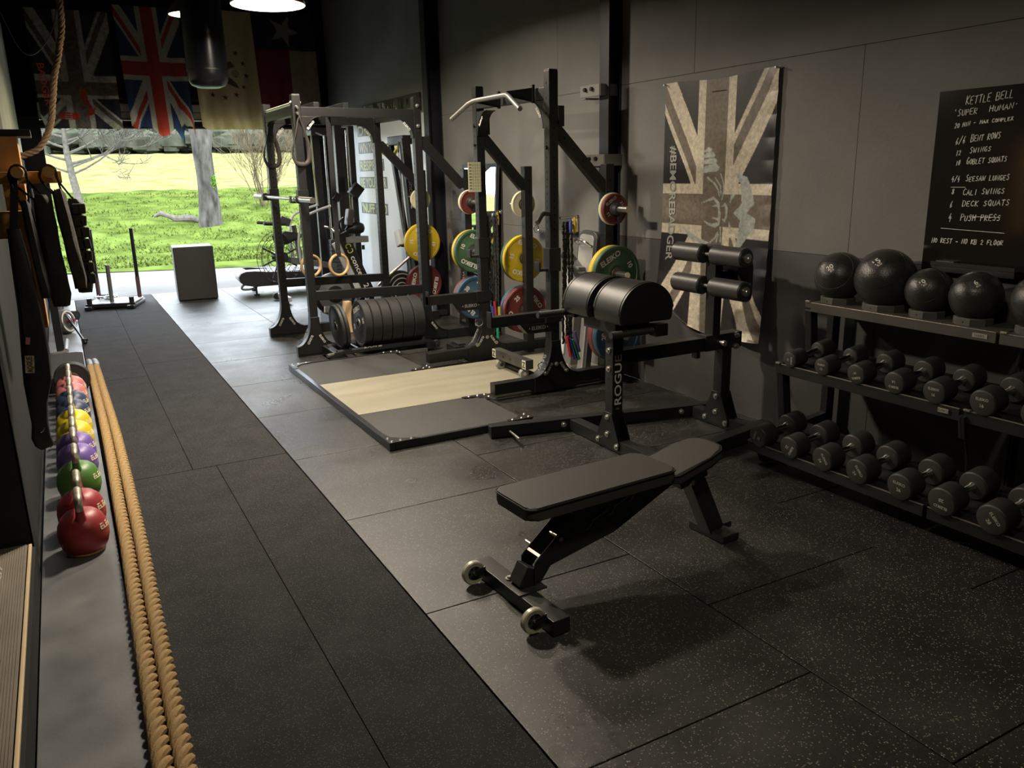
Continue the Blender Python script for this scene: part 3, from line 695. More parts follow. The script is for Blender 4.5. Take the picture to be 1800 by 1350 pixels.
for k, x in enumerate((2.095, 2.132)):
    n = V((-.93, 0, .36)) if 0 else V((-1, 0, -.10))
    plate('thin black plate tilted at the left end of the trolley, %s of two' % ('outer' if k == 0 else 'inner'), 'black', None, (x-.01, YT, .290), n, .205, .032, 0, 'thin black plates on the trolley')
# ---- barbell resting on the outside of the power rack
t = thing('barbell', 'steel barbell resting in hooks on the track side of the power rack', 'barbell', (1.86, 7.9, 1.43))
m = MB(); m.cyl((1.86, 6.80, 1.432), (1.86, 7.22, 1.432), .025, n=20); m.build('sleeve', STEEL, t)
m = MB(); m.cyl((1.86, 8.60, 1.432), (1.86, 9.02, 1.432), .025, n=20); m.build('sleeve', STEEL, t)
m = MB(); m.cyl((1.86, 7.25, 1.432), (1.86, 8.57, 1.432), .014, n=14); m.build('shaft', STEEL, t)
for y0, y1 in ((7.22, 7.27), (8.55, 8.60)): m = MB(); m.cyl((1.86, y0, 1.432), (1.86, y1, 1.432), .037, n=22); m.build('collar', BLK2, t)
for y in (YA, YB):
    m = MB(); m.box((RX-.005, y, 1.46), (.095, .09, .10), bev=.005); m.box((RX-.075, y, 1.405), (.08, .06, .018), bev=.003); m.box((RX-.115, y, 1.43), (.012, .06, .06), bev=.003); m.build('j_hook', BLK2, K1)
# ---- gymnastic rings on straps, dip straps on the posts
WOOD = M('ring_birch', (.58, .38, .17), .45, var=.15, vscale=12)
for x, y, z, lab in ((2.40, 8.0, .755, 'right-hand wooden gymnastic ring hanging in the power rack'), (2.13, 8.05, .76, 'left-hand wooden gymnastic ring partly behind a power-rack post')):
    t = thing('gymnastic_ring', lab, 'ring', (x, y, z), group='gymnastic rings')
    m = MB(); m.tube([(x+.103*math.cos(a), y+.03*math.cos(a), z+.103*math.sin(a)) for a in [k*PI/20 for k in range(40)]], .0145, 12, True); m.build('ring', WOOD, t)
    m = MB(); m.box((x, y, (z+.09+2.2)/2+.0), (.048, .012, 2.2-z-.09), bev=.002); m.box((x, y, z+.11), (.05, .04, .06), bev=.006); m.build('strap', M('strap_black%d' % int(x*10), (.012,.012,.014), .8), t)
    m = MB(); m.box((x+.025, y-.02, 1.42), (.07, .045, .075), Matrix.Rotation(.6, 3, 'Y'), bev=.006); m.build('buckle', BLK2, t)
for x in (2.13, 2.40): m = MB(); m.beam((x, YA, 2.235), (x, YB, 2.235), .05, .05); m.build('ring_beam', BLK, K1)
for x, y, lab in ((RX-.0, YA, 'black webbing loop hanging from the far track-side post of the power rack'), (RX-.0, YB, 'black webbing loop hanging from the near track-side post of the power rack')):
    ee = V((.93, .36, 0)); c0 = V((x, y-.05, 0))
    pts = smooth([c0+ee*a+V((0, 0, z)) for a, z in ((.0, 2.14), (-.045, 1.97), (-.085, 1.83), (-.055, 1.745), (.02, 1.728), (.080, 1.76), (.088, 1.87), (.05, 2.0), (.0, 2.14))], 6)
    m = MB(); W_ = []
    for i, p in enumerate(pts):
        d = (pts[min(i+1, len(pts)-1)]-pts[max(i-1, 0)]).normalized(); f = i/(len(pts)-1)
        w = (V((.36, -.93, 0))*(1-.75*math.sin(f*PI))+d.cross(V((.36, -.93, 0))).normalized()*.9*math.sin(f*PI)).normalized(); W_.append((p-w*.021, p+w*.021))
    vs = [q for ab in W_ for q in ab]; m._add(vs, [(2*i, 2*i+1, 2*i+3, 2*i+2) for i in range(len(pts)-1)])
    o = m.build('webbing_loop', M('webbing%d' % int(y*10), (.026, .021, .018), .75)); sd = o.modifiers.new('thickness', 'SOLIDIFY'); sd.thickness = .005; sd.offset = 0
    tag(o, lab, 'strap', 'webbing loops')
# ================================================================ LIFTING PLATFORM
PLW = M('platform_wood', (.255, .237, .178), .36, var=.07, vscale=3, rvar=.06, stretch=(.3, 2.5, 1))
PLR = M('platform_rubber', (.026, .026, .026), .62, var=.15, vscale=3, bump=.4, bscale=420, speck=(230, .10, (.12, .11, .09)))
PLF = M('platform_frame', (.030, .030, .032), .28, .3)
t = thing('lifting_platform', 'low lifting platform of pale wood between two black rubber mats', 'platform', (2.6, 5.7, 0))
X0, X1, Y0p, Y1p, PZ = 1.56, 2.53, 4.44, 6.92, .045
m = MB(); m.box(((X0+3.80)/2, 5.625, PZ/2), (3.80-X0-.03, .955, PZ-.002), bev=.001); m.build('wood_deck', PLW, t)
for ya, yb in ((Y0p+.03, 5.140), (6.108, Y1p-.03)):
    m = MB(); m.box(((X0+X1)/2+.0, (ya+yb)/2, PZ/2), (X1-X0-.03, yb-ya-.003, PZ-.002), bev=.003); m.build('rubber_mat', PLR, t)
m = MB(); m.box((X0+.02, (Y0p+Y1p)/2, PZ/2+.002), (.038, Y1p-Y0p, PZ+.004), bev=.003); m.build('frame_edge', PLF, t)
for y in (Y0p+.014, Y1p-.014): m = MB(); m.box(((X0+X1)/2+.04, y, PZ/2+.002), (X1-X0, .026, PZ+.004), bev=.003); m.build('frame_edge', PLF, t)
for x, y, sx, sy in ((X0, Y0p, 1, 1), (X0, Y1p, 1, -1), (X1+.045, Y0p, -1, 1), (X1+.045, Y1p, -1, -1), (X1+.045, 5.14, -1, -1), (X1+.045, 6.11, -1, 1)):
    m = MB(); m.prism([(0, 0), (.20, 0), (.19, .035), (.11, .045), (.045, .11), (.035, .19), (0, .20)][::1 if sx*sy > 0 else -1], Matrix(((sx,0,0,x),(0,sy,0,y),(0,0,1,PZ+.002),(0,0,0,1))), .006, bev=.001)
    c = m.build('corner_plate', PLF, t)
    for a, b in ((.025, .025), (.08, .022), (.15, .02), (.022, .09)):
        m = MB(); m.cyl((x+sx*a, y+sy*b, PZ+.008), (x+sx*a, y+sy*b, PZ+.013), .010, .006, n=10); m.build('bolt', BOLT, c)
# steel dolly with rollers lying on the deck
t = thing('roller_dolly', 'steel beam with two small wheels lying on the platform deck', 'dolly', (3.10, 5.55, PZ))
a, b = V((3.055, 5.88, .165)), V((3.055, 5.32, .165)); m = MB(); m.beam(a, b, .07, .075, bev=.004); m.mi = 1
for k in (.34, .55): m.disc(a.lerp(b, k)+V((-.0357, 0, .0)), (-1, 0, 0), .012, 10)
m.build('beam', [M('worn_grey_steel', (.10, .098, .09), .35, .6, var=.3), HOLE], t)
for k in (.05, .95):
    m = MB(); p = a.lerp(b, k); m.box(p+V((-.036, 0, 0)), (.003, .055, .070)); s_ = m.build('sticker', M('sticker_cream%d' % int(k*100), (.50, .49, .38), .5), t)
    m = MB(); m.text('Z', fr(p+V((-.0382, 0, 0)), (0,-1,0), (0,0,1)), .045, .03); m.build('mark', BLK, s_)
for k in (.16, .86):
    p = a.lerp(b, k); m = MB(); m.cyl(p+V((-.012, .02, -.083)), p+V((-.012, -.02, -.083)), .037, n=24); m.mi = 1; m.cyl(p+V((-.012, .023, -.083)), p+V((-.012, -.023, -.083)), .015, n=16); m.build('wheel', [M('grey_urethane%d' % int(k*100), (.24, .23, .20), .4), CHROME], t)
m = MB(); m.cyl((3.10, 5.86, .075), (3.10, 5.34, .075), .022, n=16); m.build('axle', BLK2, t)
# ================================================================ BACK-EXTENSION MACHINE
GY = 3.765
t = G = thing('back_extension_machine', 'black back-extension machine with twin rounded pads beside the wall', 'gym machine', (3.0, GY, 0))
def rail(a, b, name='base_rail', w=.075, h=.075):
    m = MB(); m.beam(a, b, w, h, bev=.004); return m.build(name, BLK, G)
rail((2.195, 4.345, .046), (3.74, 3.990, .046)); rail((2.18, 3.185, .046), (3.72, 3.492, .046))
rail((2.735, 4.19, .042), (2.735, 3.32, .042), 'cross_foot'); rail((3.585, 3.99, .042), (3.585, 3.50, .042), 'cross_foot')
for x in (2.735, 3.585):
    z1 = .745 if x < 3 else .565
    m = MB(); m.box((x, GY, (.08+z1)/2), (.075, .078, z1-.08), bev=.005)
    m.mi = 1
    for k in range(9): m.disc((x-.0381, GY, .22+k*.055), (-1,0,0), .006, 8)
    m.build('upright', [BLK, HOLE], G)
    for sx in (-1, 1):
        m = MB(); Mx = Matrix(((0,0,sx*.008,x+sx*.038),(1,0,0,GY),(0,1,0,0),(0,0,0,1)))
        Mx = Matrix(((0,0,1,x+(.038 if sx > 0 else -.045)),(1,0,0,GY),(0,1,0,0),(0,0,0,1)))
        m.prism([(-.115, .022), (.115, .022), (.115, .065), (.045, .215), (.038, .235), (-.038, .235), (-.045, .215), (-.115, .065)], Mx, .007, bev=.0015); gp = m.build('gusset_plate', BLK, G)
        if sx < 0:
            for a, b in ((-.095, .045), (.095, .045), (0, .10), (0, .205)): bolt(gp, (x-.045, GY+a, b), (-1,0,0), .012, .014)
bolt(G, (2.655, 4.196, .05), (-.22,-1,0), .012, .014); bolt(G, (3.47, 4.01, .05), (-.22,-1,0), .012, .014)
m = MB(); m.cyl((2.30, 4.27, .045), (2.275, 4.10, .048), .008, n=10); m.build('band_peg', STEEL, G)
# long adjustable beam
m = MB(); m.box((3.13, GY, .565), (.84, .068, .085), bev=.004); m.box((3.55, GY, .570), (.30, .085, .10), bev=.004); m.mi = 1
for k in range(7): m.disc((3.20+k*.030, GY-.0347, .572), (0,-1,0), .007, 8)
m.build('beam', [BLK, HOLE], G)
m = MB(); m.cyl((3.50, GY-.04, .575), (3.50, GY-.085, .575), .011, n=14); m.cyl((3.50, GY-.085, .575), (3.50, GY-.105, .573), .017, n=16); m.build('pop_pin', BOLT, G)
for z in (.603, .53): bolt(G, (3.645, GY-.043, z), (0,-1,0), .013, .03)
m = MB(); m.box((3.36, GY, .50), (.03, .05, .04), bev=.004); m.build('stop', BLK, G)
for z in (.45, .34): bolt(G, (2.6975, GY, z+.16), (-1,0,0), .012, .016)
for k, (z, c) in enumerate(((.30, 'ROGUE'),)):
    m = MB(); m.text(c, fr((2.735, GY-.0396, .435), (0,0,1), (-1,0,0)), .048, .012, fit=.30); m.build('lettering', M('rogue_white', (.75, .74, .70), .5), G)
m = MB(); m.text('USA', fr((2.735, GY-.0396, .262), (1,0,0), (0,0,1)), .010, .01); m.build('lettering', DIMP, G)
# pads
def dpoly():
    R = .185; P = arc(0, 0, R, 3, 177, 22); P = [(x, .048+max(y, 0)*.97) for x, y in P]
    return P+[(-.178, .018), (-.165, .004), (.165, .004), (.178, .018)]
m = MB(); m.box((2.745, GY, .775), (.24, .32, .075), bev=.006); m.box((2.735, GY, .74), (.09, .10, .10), bev=.006); m.build('pad_carriage', BLK, G)
for y0, y1 in ((3.475, 3.735), (3.79, 4.055)):
    m = MB(); m.prism(dpoly(), Matrix(((1,0,0,2.745),(0,0,1,y0),(0,1,0,.808),(0,0,0,1))), y1-y0, bev=.016); p = m.build('pad', VINYL, G)
    for ys in (y0+.016, y1-.016):
        m = MB(); m.tube([(2.745+x*1.0, ys, .808+y) for x, y in dpoly()[:23]], .0028, 6); m.build('seam', VINYL, p)
# grip handles
for y, x0, x1, z in ((3.525, 2.535, 2.845, .756), (4.075, 2.40, 2.66, .805)):
    m = MB(); m.cyl((x0, y, z), (x1, y, z), .0195, n=18); m.mi = 0
    for k in range(26): m.lathe([(.0195, 0), (.0212, .003), (.0195, .006)], zto((x0+.01+k*(x1-x0-.02)/26, y, z), (1,0,0)), 14, cap=False)
    h = m.build('grip_handle', RUB, G)
    m = MB(); m.box((x1+.02, y, z), (.085, .065, .07), bev=.005); m.box((x1+.02, (y+GY)/2, z-.005), (.05, abs(y-GY), .05), bev=.004); m.build('handle_bracket', BLK, h)
# foot post with four rollers
m = MB(); m.box((3.487, GY, .89), (.062, .078, .56), bev=.005); m.box((3.487, GY, 1.16), (.07, .10, .012)); m.build('foot_post', BLK, G)
m = MB(); m.prism(rrect(-.21, .83, .19, 1.10, .05), Matrix(((0,0,1,3.585),(1,0,0,GY),(0,1,0,0),(0,0,0,1))), .012, bev=.002); m.build('foot_plate', BLK, G)
m = MB(); m.box((3.545, GY, .98), (.09, .06, .06)); m.build('foot_plate_arm', BLK, G)
for z in (1.118, .925):
    bolt(G, (3.4555, GY-.0, z-.02), (-1,0,0), .012, .012)
    for y0, y1 in ((3.455, 3.722), (3.808, 4.065)):
        m = MB(); m.lathe([(.022, 0), (.050, 0), (.058, .008), (.058, y1-y0-.008), (.050, y1-y0), (.022, y1-y0)], Matrix(((1,0,0,3.44),(0,0,1,y0),(0,1,0,z),(0,0,0,1))), 40); ro = m.build('foot_roller', M('roller_foam%d%d' % (int(z*100), int(y0*100)), (.030, .029, .028), .42, bump=.1, bscale=300), G)
        m = MB(); ye = y0-.004 if y0 < GY else y1+.004; s_ = -1 if y0 < GY else 1
        m.cyl((3.44, ye-s_*.01, z), (3.44, ye+s_*.008, z), .028, n=24); m.cyl((3.44, ye, z), (3.44, ye+s_*.02, z), .017, .012, n=18); m.build('roller_cap', BOLT, ro)
    m = MB(); m.cyl((3.44, 3.45, z), (3.44, 4.07, z), .0125, n=12); m.build('roller_axle', STEEL, G)
# ================================================================ ADJUSTABLE BENCH
BX, BY, BA = 1.37, 2.50, math.radians(3.4)
t = Bn = thing('adjustable_bench', 'black adjustable flat bench with two wheels in the foreground', 'bench', (BX, BY, 0), BA)
BM = Bn.matrix_basis
def bp(x, y, z): return BM @ V((x, y, z))
BRot = BM.to_3x3()
VIN2 = M('bench_vinyl', (.036, .033, .030), .58, bump=.1, bscale=900)
BPOW = M('bench_powder', (.018, .018, .018), .42, bump=.12, bscale=500)
m = MB(); m.X = BM
m.box((0, 0, .034), (.075, .58, .060), bev=.003); m.build('front_foot', BPOW, Bn)
for y in (.215, -.225):
    m = MB(); m.X = BM; m.lathe([(.030, -.011), (.046, -.013), (.050, -.008), (.050, .008), (.046, .013), (.030, .011)], zto((-.082, y, .054), (0,1,0)), 36, cap=False); m.mi = 1
    m.lathe([(.0, -.008), (.031, -.008), (.031, .008), (0, .008)], zto((-.082, y, .054), (0,1,0)), 30)
    m.mi = 2
    for k in range(6):
        a = k*PI/3; m.disc((-.082+.020*math.cos(a), y-.0085, .054+.020*math.sin(a)), (0,-1,0), .0065, 8)
    m.mi = 3; m.cyl((-.082, y-.02, .054), (-.082, y+.02, .054), .006, n=10)
    w = m.build('wheel', [M('pale_urethane%d' % int(y*100+50), (.40, .39, .28), .35), DGREY, HOLE, BOLT], Bn)
    m = MB(); m.X = BM
    for dy in (-.018, .018): m.prism([(-.045, .015), (.0, .025), (.0, -.010), (-.045, -.012), (-.055, .0)], Matrix(((1,0,0,-.035),(0,0,1,y+dy-.002),(0,1,0,.052),(0,0,0,1))), .004)
    m.build('wheel_fork', BPOW, Bn)
# mounting block and long frame plates
m = MB(); m.X = BM; m.box((.02, 0, .067), (.13, .15, .007), bev=.002); m.beam((.008, 0, .065), (.050, 0, .140), .080, .070, (1,0,-.6), bev=.006); m.build('hinge_block', BPOW, Bn)
bolt(Bn, bp(-.005, .06, .071), (0,0,1), .011, .012)
plate_poly = [(.035, .078), (.070, .090), (.115, .150), (.44, .200), (.745, .333), (.80, .355), (.84, .372), (.80, .395), (.62, .392), (.40, .380), (.32, .362), (.215, .285), (.060, .182), (.045, .165)]
plate_poly = [(.045, .080), (.075, .082), (.12, .140), (.44, .197), (.75, .330), (.86, .355), (.86, .392), (.30, .392), (.262, .345), (.06, .182), (.045, .165)]
for y in (-.048, .044):
    m = MB(); m.X = BM
    m.prism(plate_poly, Matrix(((1,0,0,0),(0,0,1,y),(0,1,0,0),(0,0,0,1))), .005, bev=.001)
    fp = m.build('side_plate', BPOW, Bn)
    if y < 0:   # ladder slot edges, their glint put in as pale metal strips
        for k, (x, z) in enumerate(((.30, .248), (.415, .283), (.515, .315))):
            m = MB(); m.X = BM; m.tube([(x-.006, y-.0008, z-.002), (x+.008, y-.0008, z), (x+.028, y-.0008, z+.030), (x+.105, y-.0008, z+.055)][:4 if k < 2 else 3], .0022, 6); m.build('slot_edge_glint', BOLT, fp)
            m = MB(); m.X = BM; m.mi = 0; m.prism([(x+.03, z+.034), (x+.10, z+.056), (x+.09, z+.075), (x+.05, z+.060)], Matrix(((1,0,0,0),(0,0,1,y-.001),(0,1,0,0),(0,0,0,1))), .0006); m.build('slot', HOLE, fp)
m = MB(); m.X = BM; m.cyl((.17, -.05, .237), (.17, .05, .237), .009, n=12); m.build('cross_pin', STEEL, Bn)
m = MB(); m.X = BM; m.cyl((.10, .049, .19), (.10, .095, .19), .009, n=12); m.build('adjust_pin', STEEL, Bn)
m = MB(); m.X = BM; m.cyl((.255, -.046, .315), (.255, .046, .315), .014, n=14); m.build('roller_bar', BPOW, Bn)
m = MB(); m.X = BM; m.box((.075, -.002, .186), (.012, .092, .008), Matrix.Rotation(-.6, 3, 'Y')); m.build('end_lip', STEEL, Bn)
# back pad and seat pad
m = MB(); m.X = BM; m.prism(rrect(-.02, -.132, .715, .132, .035), Matrix.Translation((0, .012, .378)), .054, bev=.012); bpd = m.build('back_pad', VIN2, Bn)
m = MB(); m.X = BM; m.tube([(x, y+.012, .425) for x, y in rrect(-.0225, -.1345, .7175, .1345, .036)], .0025, 6, True); m.build('seam', VINYL, bpd)
m = MB(); m.X = BM; m.box((.36, .01, .368), (.60, .06, .022)); m.build('pad_rail', BPOW, Bn)
sR = Matrix.Rotation(-math.radians(11.5), 4, 'Y')
sp = [(-.02, -.118), (.16, -.112), (.235, -.098), (.262, -.070), (.270, -.03), (.270, .03), (.262, .070), (.235, .098), (.16, .112), (-.02, .118), (-.035, .10), (-.035, -.10)]
m = MB(); m.X = BM; m.prism([(x*1.05, y) for x, y in sp], Matrix.Translation((.765, .012, .350)) @ sR, .052, bev=.012); sd = m.build('seat_pad', VIN2, Bn)
m = MB(); m.X = BM; m.tube([(Matrix.Translation((.765, .012, .350)) @ sR) @ V((x*1.055, y*1.02, .046)) for x, y in sp], .0025, 6, True); m.build('seam', VINYL, sd)
m = MB(); m.X = BM; m.beam((.74, .012, .335), (1.00, .012, .385), .06, .030, bev=.003); m.build('seat_rail', BPOW, Bn)
m = MB(); m.X = BM; m.cyl((1.01, -.05, .385), (1.01, .07, .385), .010, n=12); m.build('seat_pin', STEEL, Bn)
# rear leg and foot
m = MB(); m.X = BM; m.beam((.90, .0, .34), (1.055, .0, .03), .075, .085, (1, 0, .5), bev=.005); m.box((.885, 0, .33), (.16, .088, .05), Matrix.Rotation(-.2, 3, 'Y'), bev=.004); m.build('rear_leg', BPOW, Bn)
m = MB(); m.X = BM; m.box((1.065, 0, .020), (.10, .22, .036), bev=.006); m.build('rear_foot', BPOW, Bn)
m = MB(); m.X = BM; m.cyl((.865, -.046, .315), (.865, -.058, .315), .012, n=12); m.build('pivot_bolt', BOLT, Bn)
m = MB(); m.X = BM; m.box((1.13, .0, .035), (.05, .05, .03), bev=.004); m.build('foot_handle', BPOW, Bn)
# ================================================================ DUMBBELL RACK
RKM = M('rack_satin_black', (.011, .011, .011), .42)
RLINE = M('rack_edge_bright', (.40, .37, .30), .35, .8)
SHELFM = M('shelf_top', (.060, .056, .048), .45, var=.12)
TIERS = [(3.20, .145, .42), (3.38, .565, .40)]
def rack_section(ya, yb, label):
    """ya = door end, yb = near end"""
    t = thing('dumbbell_rack', label, 'rack', (3.55, (ya+yb)/2, 0), group='dumbbell racks'); L = ya-yb; yc = (ya+yb)/2
    for x, z, dep in TIERS:
        s8 = .13; m = MB(); R = Matrix.Rotation(-s8, 3, 'Y')
        m.box((x+dep/2*math.cos(s8), yc, z+dep/2*math.sin(s8)-.010), (dep, L-.01, .010), R)
        m.box((x+.006, yc, z-.022), (.012, L-.01, .055), bev=.002)
        m.box((x+.10, yc, z+.004), (.014, L-.02, .020), R); m.box((x+.29, yc, z+.028), (.014, L-.02, .020), R)
        tr = m.build('dumbbell_tray', RKM, t)
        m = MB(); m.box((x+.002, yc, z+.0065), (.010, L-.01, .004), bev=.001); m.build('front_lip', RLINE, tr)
    m = MB(); m.box((3.725, yc, .884), (.285, L-.006, .012), bev=.002); m.box((3.585, yc, .868), (.012, L-.006, .048), bev=.002); sh = m.build('top_shelf', SHELFM, t)
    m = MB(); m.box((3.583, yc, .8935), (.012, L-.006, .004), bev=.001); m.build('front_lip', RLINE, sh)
    for ye, s_ in ((ya, -1), (yb, 1)):
        y = ye+s_*(.022 if ye > 3 or ye < 1 else -.012 if s_ > 0 else .012)
        if 1 < ye < 3:
            m = MB(); m.box((3.80, y, .45), (.05, .022, .86), bev=.003); m.build('rear_post', RKM, t)
            m = MB(); m.beam((3.375, y, .545), (3.40, y, .44), .020, .03, (1,0,0), bev=.002); m.build('tray_stub', RKM, t)
            continue
        m = MB(); m.prism([(3.21, .10), (3.30, .0), (3.40, .0), (3.30, .16), (3.40, .53), (3.49, .56), (3.585, .88), (3.86, .88), (3.86, .84), (3.66, .84), (3.72, .60), (3.80, .0), (3.86, .0), (3.865, .895), (3.575, .895), (3.37, .575), (3.385, .52), (3.21, .155)] if 0 else [(3.235, .14), (3.30, .01), (3.39, .01), (3.32, .16)], Matrix(((1,0,0,0),(0,0,1,y-.02),(0,1,0,0),(0,0,0,1))), .04, bev=.003); m.build('front_leg', RKM, t)
        m = MB(); m.beam((3.605, y, .87), (3.635, y, .60), .045, .055, (1,0,.1), bev=.003); m.build('upper_post', RKM, t)
        m = MB(); m.beam((3.415, y, .545), (3.465, y, .19), .045, .055, (1,0,.1), bev=.003); m.build('lower_post', RKM, t)
        m = MB(); m.box((3.80, y, .45), (.06, .045, .86), bev=.003); m.build('rear_post', RKM, t)
        for x, z, dep in TIERS: m = MB(); m.beam((x+.0, y, z-.015), (3.79, y, z+.06), .045, .05, bev=.003); m.build('tier_arm', RKM, t)
        m = MB(); m.box((3.59, y, .04), (.40, .045, .05), bev=.004); m.build('base_foot', RKM, t)
    for x, z, w in ((3.578, .868, .07), (3.372, .548, .05)):
        m = MB(); m.box((x-.0, yb+.075, z), (.003, w, .020)); pl = m.build('name_plate', M('silver_plate%d%d' % (int(z*100), int(ya*10)), (.42, .40, .34), .4, .5), t)
        m = MB(); m.text('ELEIKO', fr((x-.002, yb+.075, z), (0,-1,0), (0,0,1)), .010, .01); m.build('lettering', DGREY, pl)
    for x, z in ((3.58, .899), (3.378, .575)):
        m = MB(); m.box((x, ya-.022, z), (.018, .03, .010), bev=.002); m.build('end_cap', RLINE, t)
    return t
rack_section(3.135, 2.055, 'black three-tier dumbbell rack by the wall, section with four slam balls on top')
rack_section(2.045, .96, 'black three-tier dumbbell rack section cut off by the right edge')
m = MB(); m.tube(smooth([(3.40, 2.06, .52), (3.44, 2.055, .42), (3.47, 2.05, .30), (3.48, 2.05, .12)], 6), .006, 6)
tag(m.build('hanging_cable', BLK2), 'thin black cable hanging behind the dumbbells at the rack joint', 'cable')
# ---- dumbbells
DBR = M('dumbbell_rubber', (.019, .0185, .0175), .52, bump=.15, bscale=320)
DBF = M('dumbbell_face', (.036, .034, .031), .45, bump=.1, bscale=260)
DPR = M('dumbbell_print', (.42, .40, .34), .6)
def dumbbell(label, num, P, r, rot, grp, HL=.100, GL=.115):
    o = thing('dumbbell', label, 'dumbbell', P, group=grp)
    a = .13; ax = V((math.cos(a), 0, math.sin(a)))
    P = V(P)
    for k, x0 in ((0, 0), (1, HL+GL)):
        m = MB(); Mx = zto(P+ax*x0, ax, (0,1,0))
        m.lathe([(r*.80, 0), (r*.90, .001), (r*.97, .005), (r, .012), (r, HL-.012), (r*.97, HL-.005), (r*.90, HL-.001), (r*.80, HL)], Mx, 44)
        m.mi = 1; m.lathe([(0, -.0012), (r*.86, -.0012), (r*.90, .0)], Mx, 44, cap=False)
        h = m.build('head', [DBR, DBF], o)
        if k == 0:
            F = fr(P-ax*.0022, (0,-1,0), (-math.sin(a), 0, math.cos(a))) @ Matrix.Rotation(rot, 4, 'Z')
            t_ = MB(); t_.text('ELEIKO', F @ Matrix.Translation((0, r*.32, 0)), r*.20, .02, fit=r*.92); t_.build('lettering', DPR, h)
            t_ = MB(); t_.text(num, F @ Matrix.Translation((0, -r*.16, 0)), r*.24, .02); t_.build('lettering', DPR, h)
    m = MB(); Q = P+ax*HL; m.loft([(Q-ax*.004, .021), (Q+ax*.012, .019), (Q+ax*.022, .0155), (Q+ax*(GL/2), .0170), (Q+ax*(GL-.022), .0155), (Q+ax*(GL-.012), .019), (Q+ax*(GL+.004), .021)], 20); m.build('handle', CHROME, o)
ordn = ['first', 'second', 'third', 'fourth', 'fifth', 'sixth', 'seventh']
mid = [(3.025, .046, '12', 95), (2.81, .048, '12', 0), (2.60, .053, '14', 165), (2.385, .056, '14', 180), (2.18, .057, '16', 0), (1.955, .061, '16', 0)]
for i, (y, r, nm, ro) in enumerate(mid):
    dumbbell('black dumbbell marked %s, %s from the left on the middle tier' % (nm, ordn[i]), nm, (3.365, y, .563+r), r, math.radians(-ro), 'dumbbells on the middle tier')
low = [(3.04, .061, '22', -65), (2.82, .062, '22', 120), (2.605, .064, '24', 60), (2.40, .065, '24', 55), (2.17, .066, '26', 5), (1.965, .067, '28', 185), (1.745, .068, '28', 50), (1.53, .069, '30', 20)]
for i, (y, r, nm, ro) in enumerate(low):
    if i == 7: continue
    dumbbell('black dumbbell marked %s, %s from the left on the bottom tier' % (nm, ordn[i]), nm, (3.175, y, .137+r), r, math.radians(-ro), 'dumbbells on the bottom tier', .105, .115)
dumbbell('black dumbbell at the right edge of the photo on the middle tier', '18', (3.365, 1.735, .563+.062), .062, 0, 'dumbbells on the middle tier')
# ---- slam balls on their rings
BALLM = M('ball_rubber', (.028, .026, .024), .34, bump=.35, bscale=170, var=.3, vscale=11, rvar=.06)
cr, cu = V((.8785, -.4777, 0)), V((.12, .22, .968))
for y, r, nm, dx, dy, tilt, lab in ((3.028, .132, '20', -.38, .41, -.35, 'leftmost'), (2.742, .152, '15', -.29, .60, -.3, 'second from left'), (2.492, .111, '10', -.33, .44, -.4, 'third from left'), (2.253, .116, '6', -.08, .53, -.3, 'fourth from left'), (1.955, .125, '8', -.5, .45, -.3, 'cut off at the right edge')):
    X = 3.715; ring = MB(); rr = r*.52
    zc = .890+.034+math.sqrt(r*r-(rr+.004)**2)+.001
    t = thing('slam_ball', ('black rubber slam ball marked %s on the top shelf, %s' % (nm, lab)) if lab[0] != 'c' else 'black rubber ball on the top shelf, cut off at the right edge', 'exercise ball', (X, y, zc), group='slam balls on the top shelf')
    m = MB(); m.ball((X, y, zc), r, 48); bl = m.build('ball', BALLM, t)
    n = (V((-.79, -.60, .10))*math.sqrt(max(0, 1-dx*dx-dy*dy))+cr*dx+cu*dy).normalized(); C0 = V((X, y, zc))
    Mx = zto(C0, n, cr)
    m = MB(); a0 = .27; m.lathe([(0, r*1.003)]+[(r*1.004*math.sin(a0*k/6), r*1.004*math.cos(a0*k/6)) for k in range(1, 7)], Mx, 32, cap=False); dk = m.build('badge', RUB, t)
    m = MB()
    m.text(nm, None, r*.20, .02, fn=lambda a, b: Mx @ (Matrix.Rotation(-tilt, 3, 'Z') @ V((a, b+r*.03, 0))+V((0, 0, math.sqrt(r*r*1.017-a*a-b*b))))); m.build('lettering', WHITE, dk)
    m = MB(); m.text('KG', None, r*.085, .02, fn=lambda a, b: Mx @ (Matrix.Rotation(-tilt, 3, 'Z') @ V((a, b-r*.14, 0))+V((0, 0, math.sqrt(r*r*1.012-a*a-(b-r*.14)**2))))); m.build('lettering', WHITE, dk)
    for kk, (ca, nn) in enumerate(((.62, n), (-.28, n), (.0, (n+V((0,0,-1.4))).normalized()))):
        Ms = zto(C0+nn*r*ca, nn); q = r*math.sqrt(1-ca*ca)
        m = MB(); m.tube([Ms @ V((q*math.cos(2*PI*k/64), q*math.sin(2*PI*k/64), 0)) for k in range(64)], .0013, 5, True); m.build('seam', RUBG, bl)
    ro = thing('ball_ring', 'dark rubber ring under the slam ball, %s on the shelf' % lab if lab[0] != 'c' else 'dark rubber ring under the ball cut off at the right edge', 'ball holder', (X, y, .890), group='ball rings')
    m = MB(); R1 = rr+.026
    m.lathe([(rr, .0), (R1, .0), (R1, .030), (R1-.004, .034), (rr+.004, .034), (rr, .030), (rr, 0)], Matrix.Translation((X, y, .8905)) @ Matrix.Rotation(PI/8, 4, 'Z'), 8, cap=False)
    m.build('ring', M('ring_rubber%d' % int(y*100), (.075, .072, .065), .65, bump=.2, bscale=300), ro, angle=20)
    m = MB(); m.disc((X-R1*.925, y, .906), (-1, 0, 0), .004, 8); m.build('screw_hole', HOLE, ro)
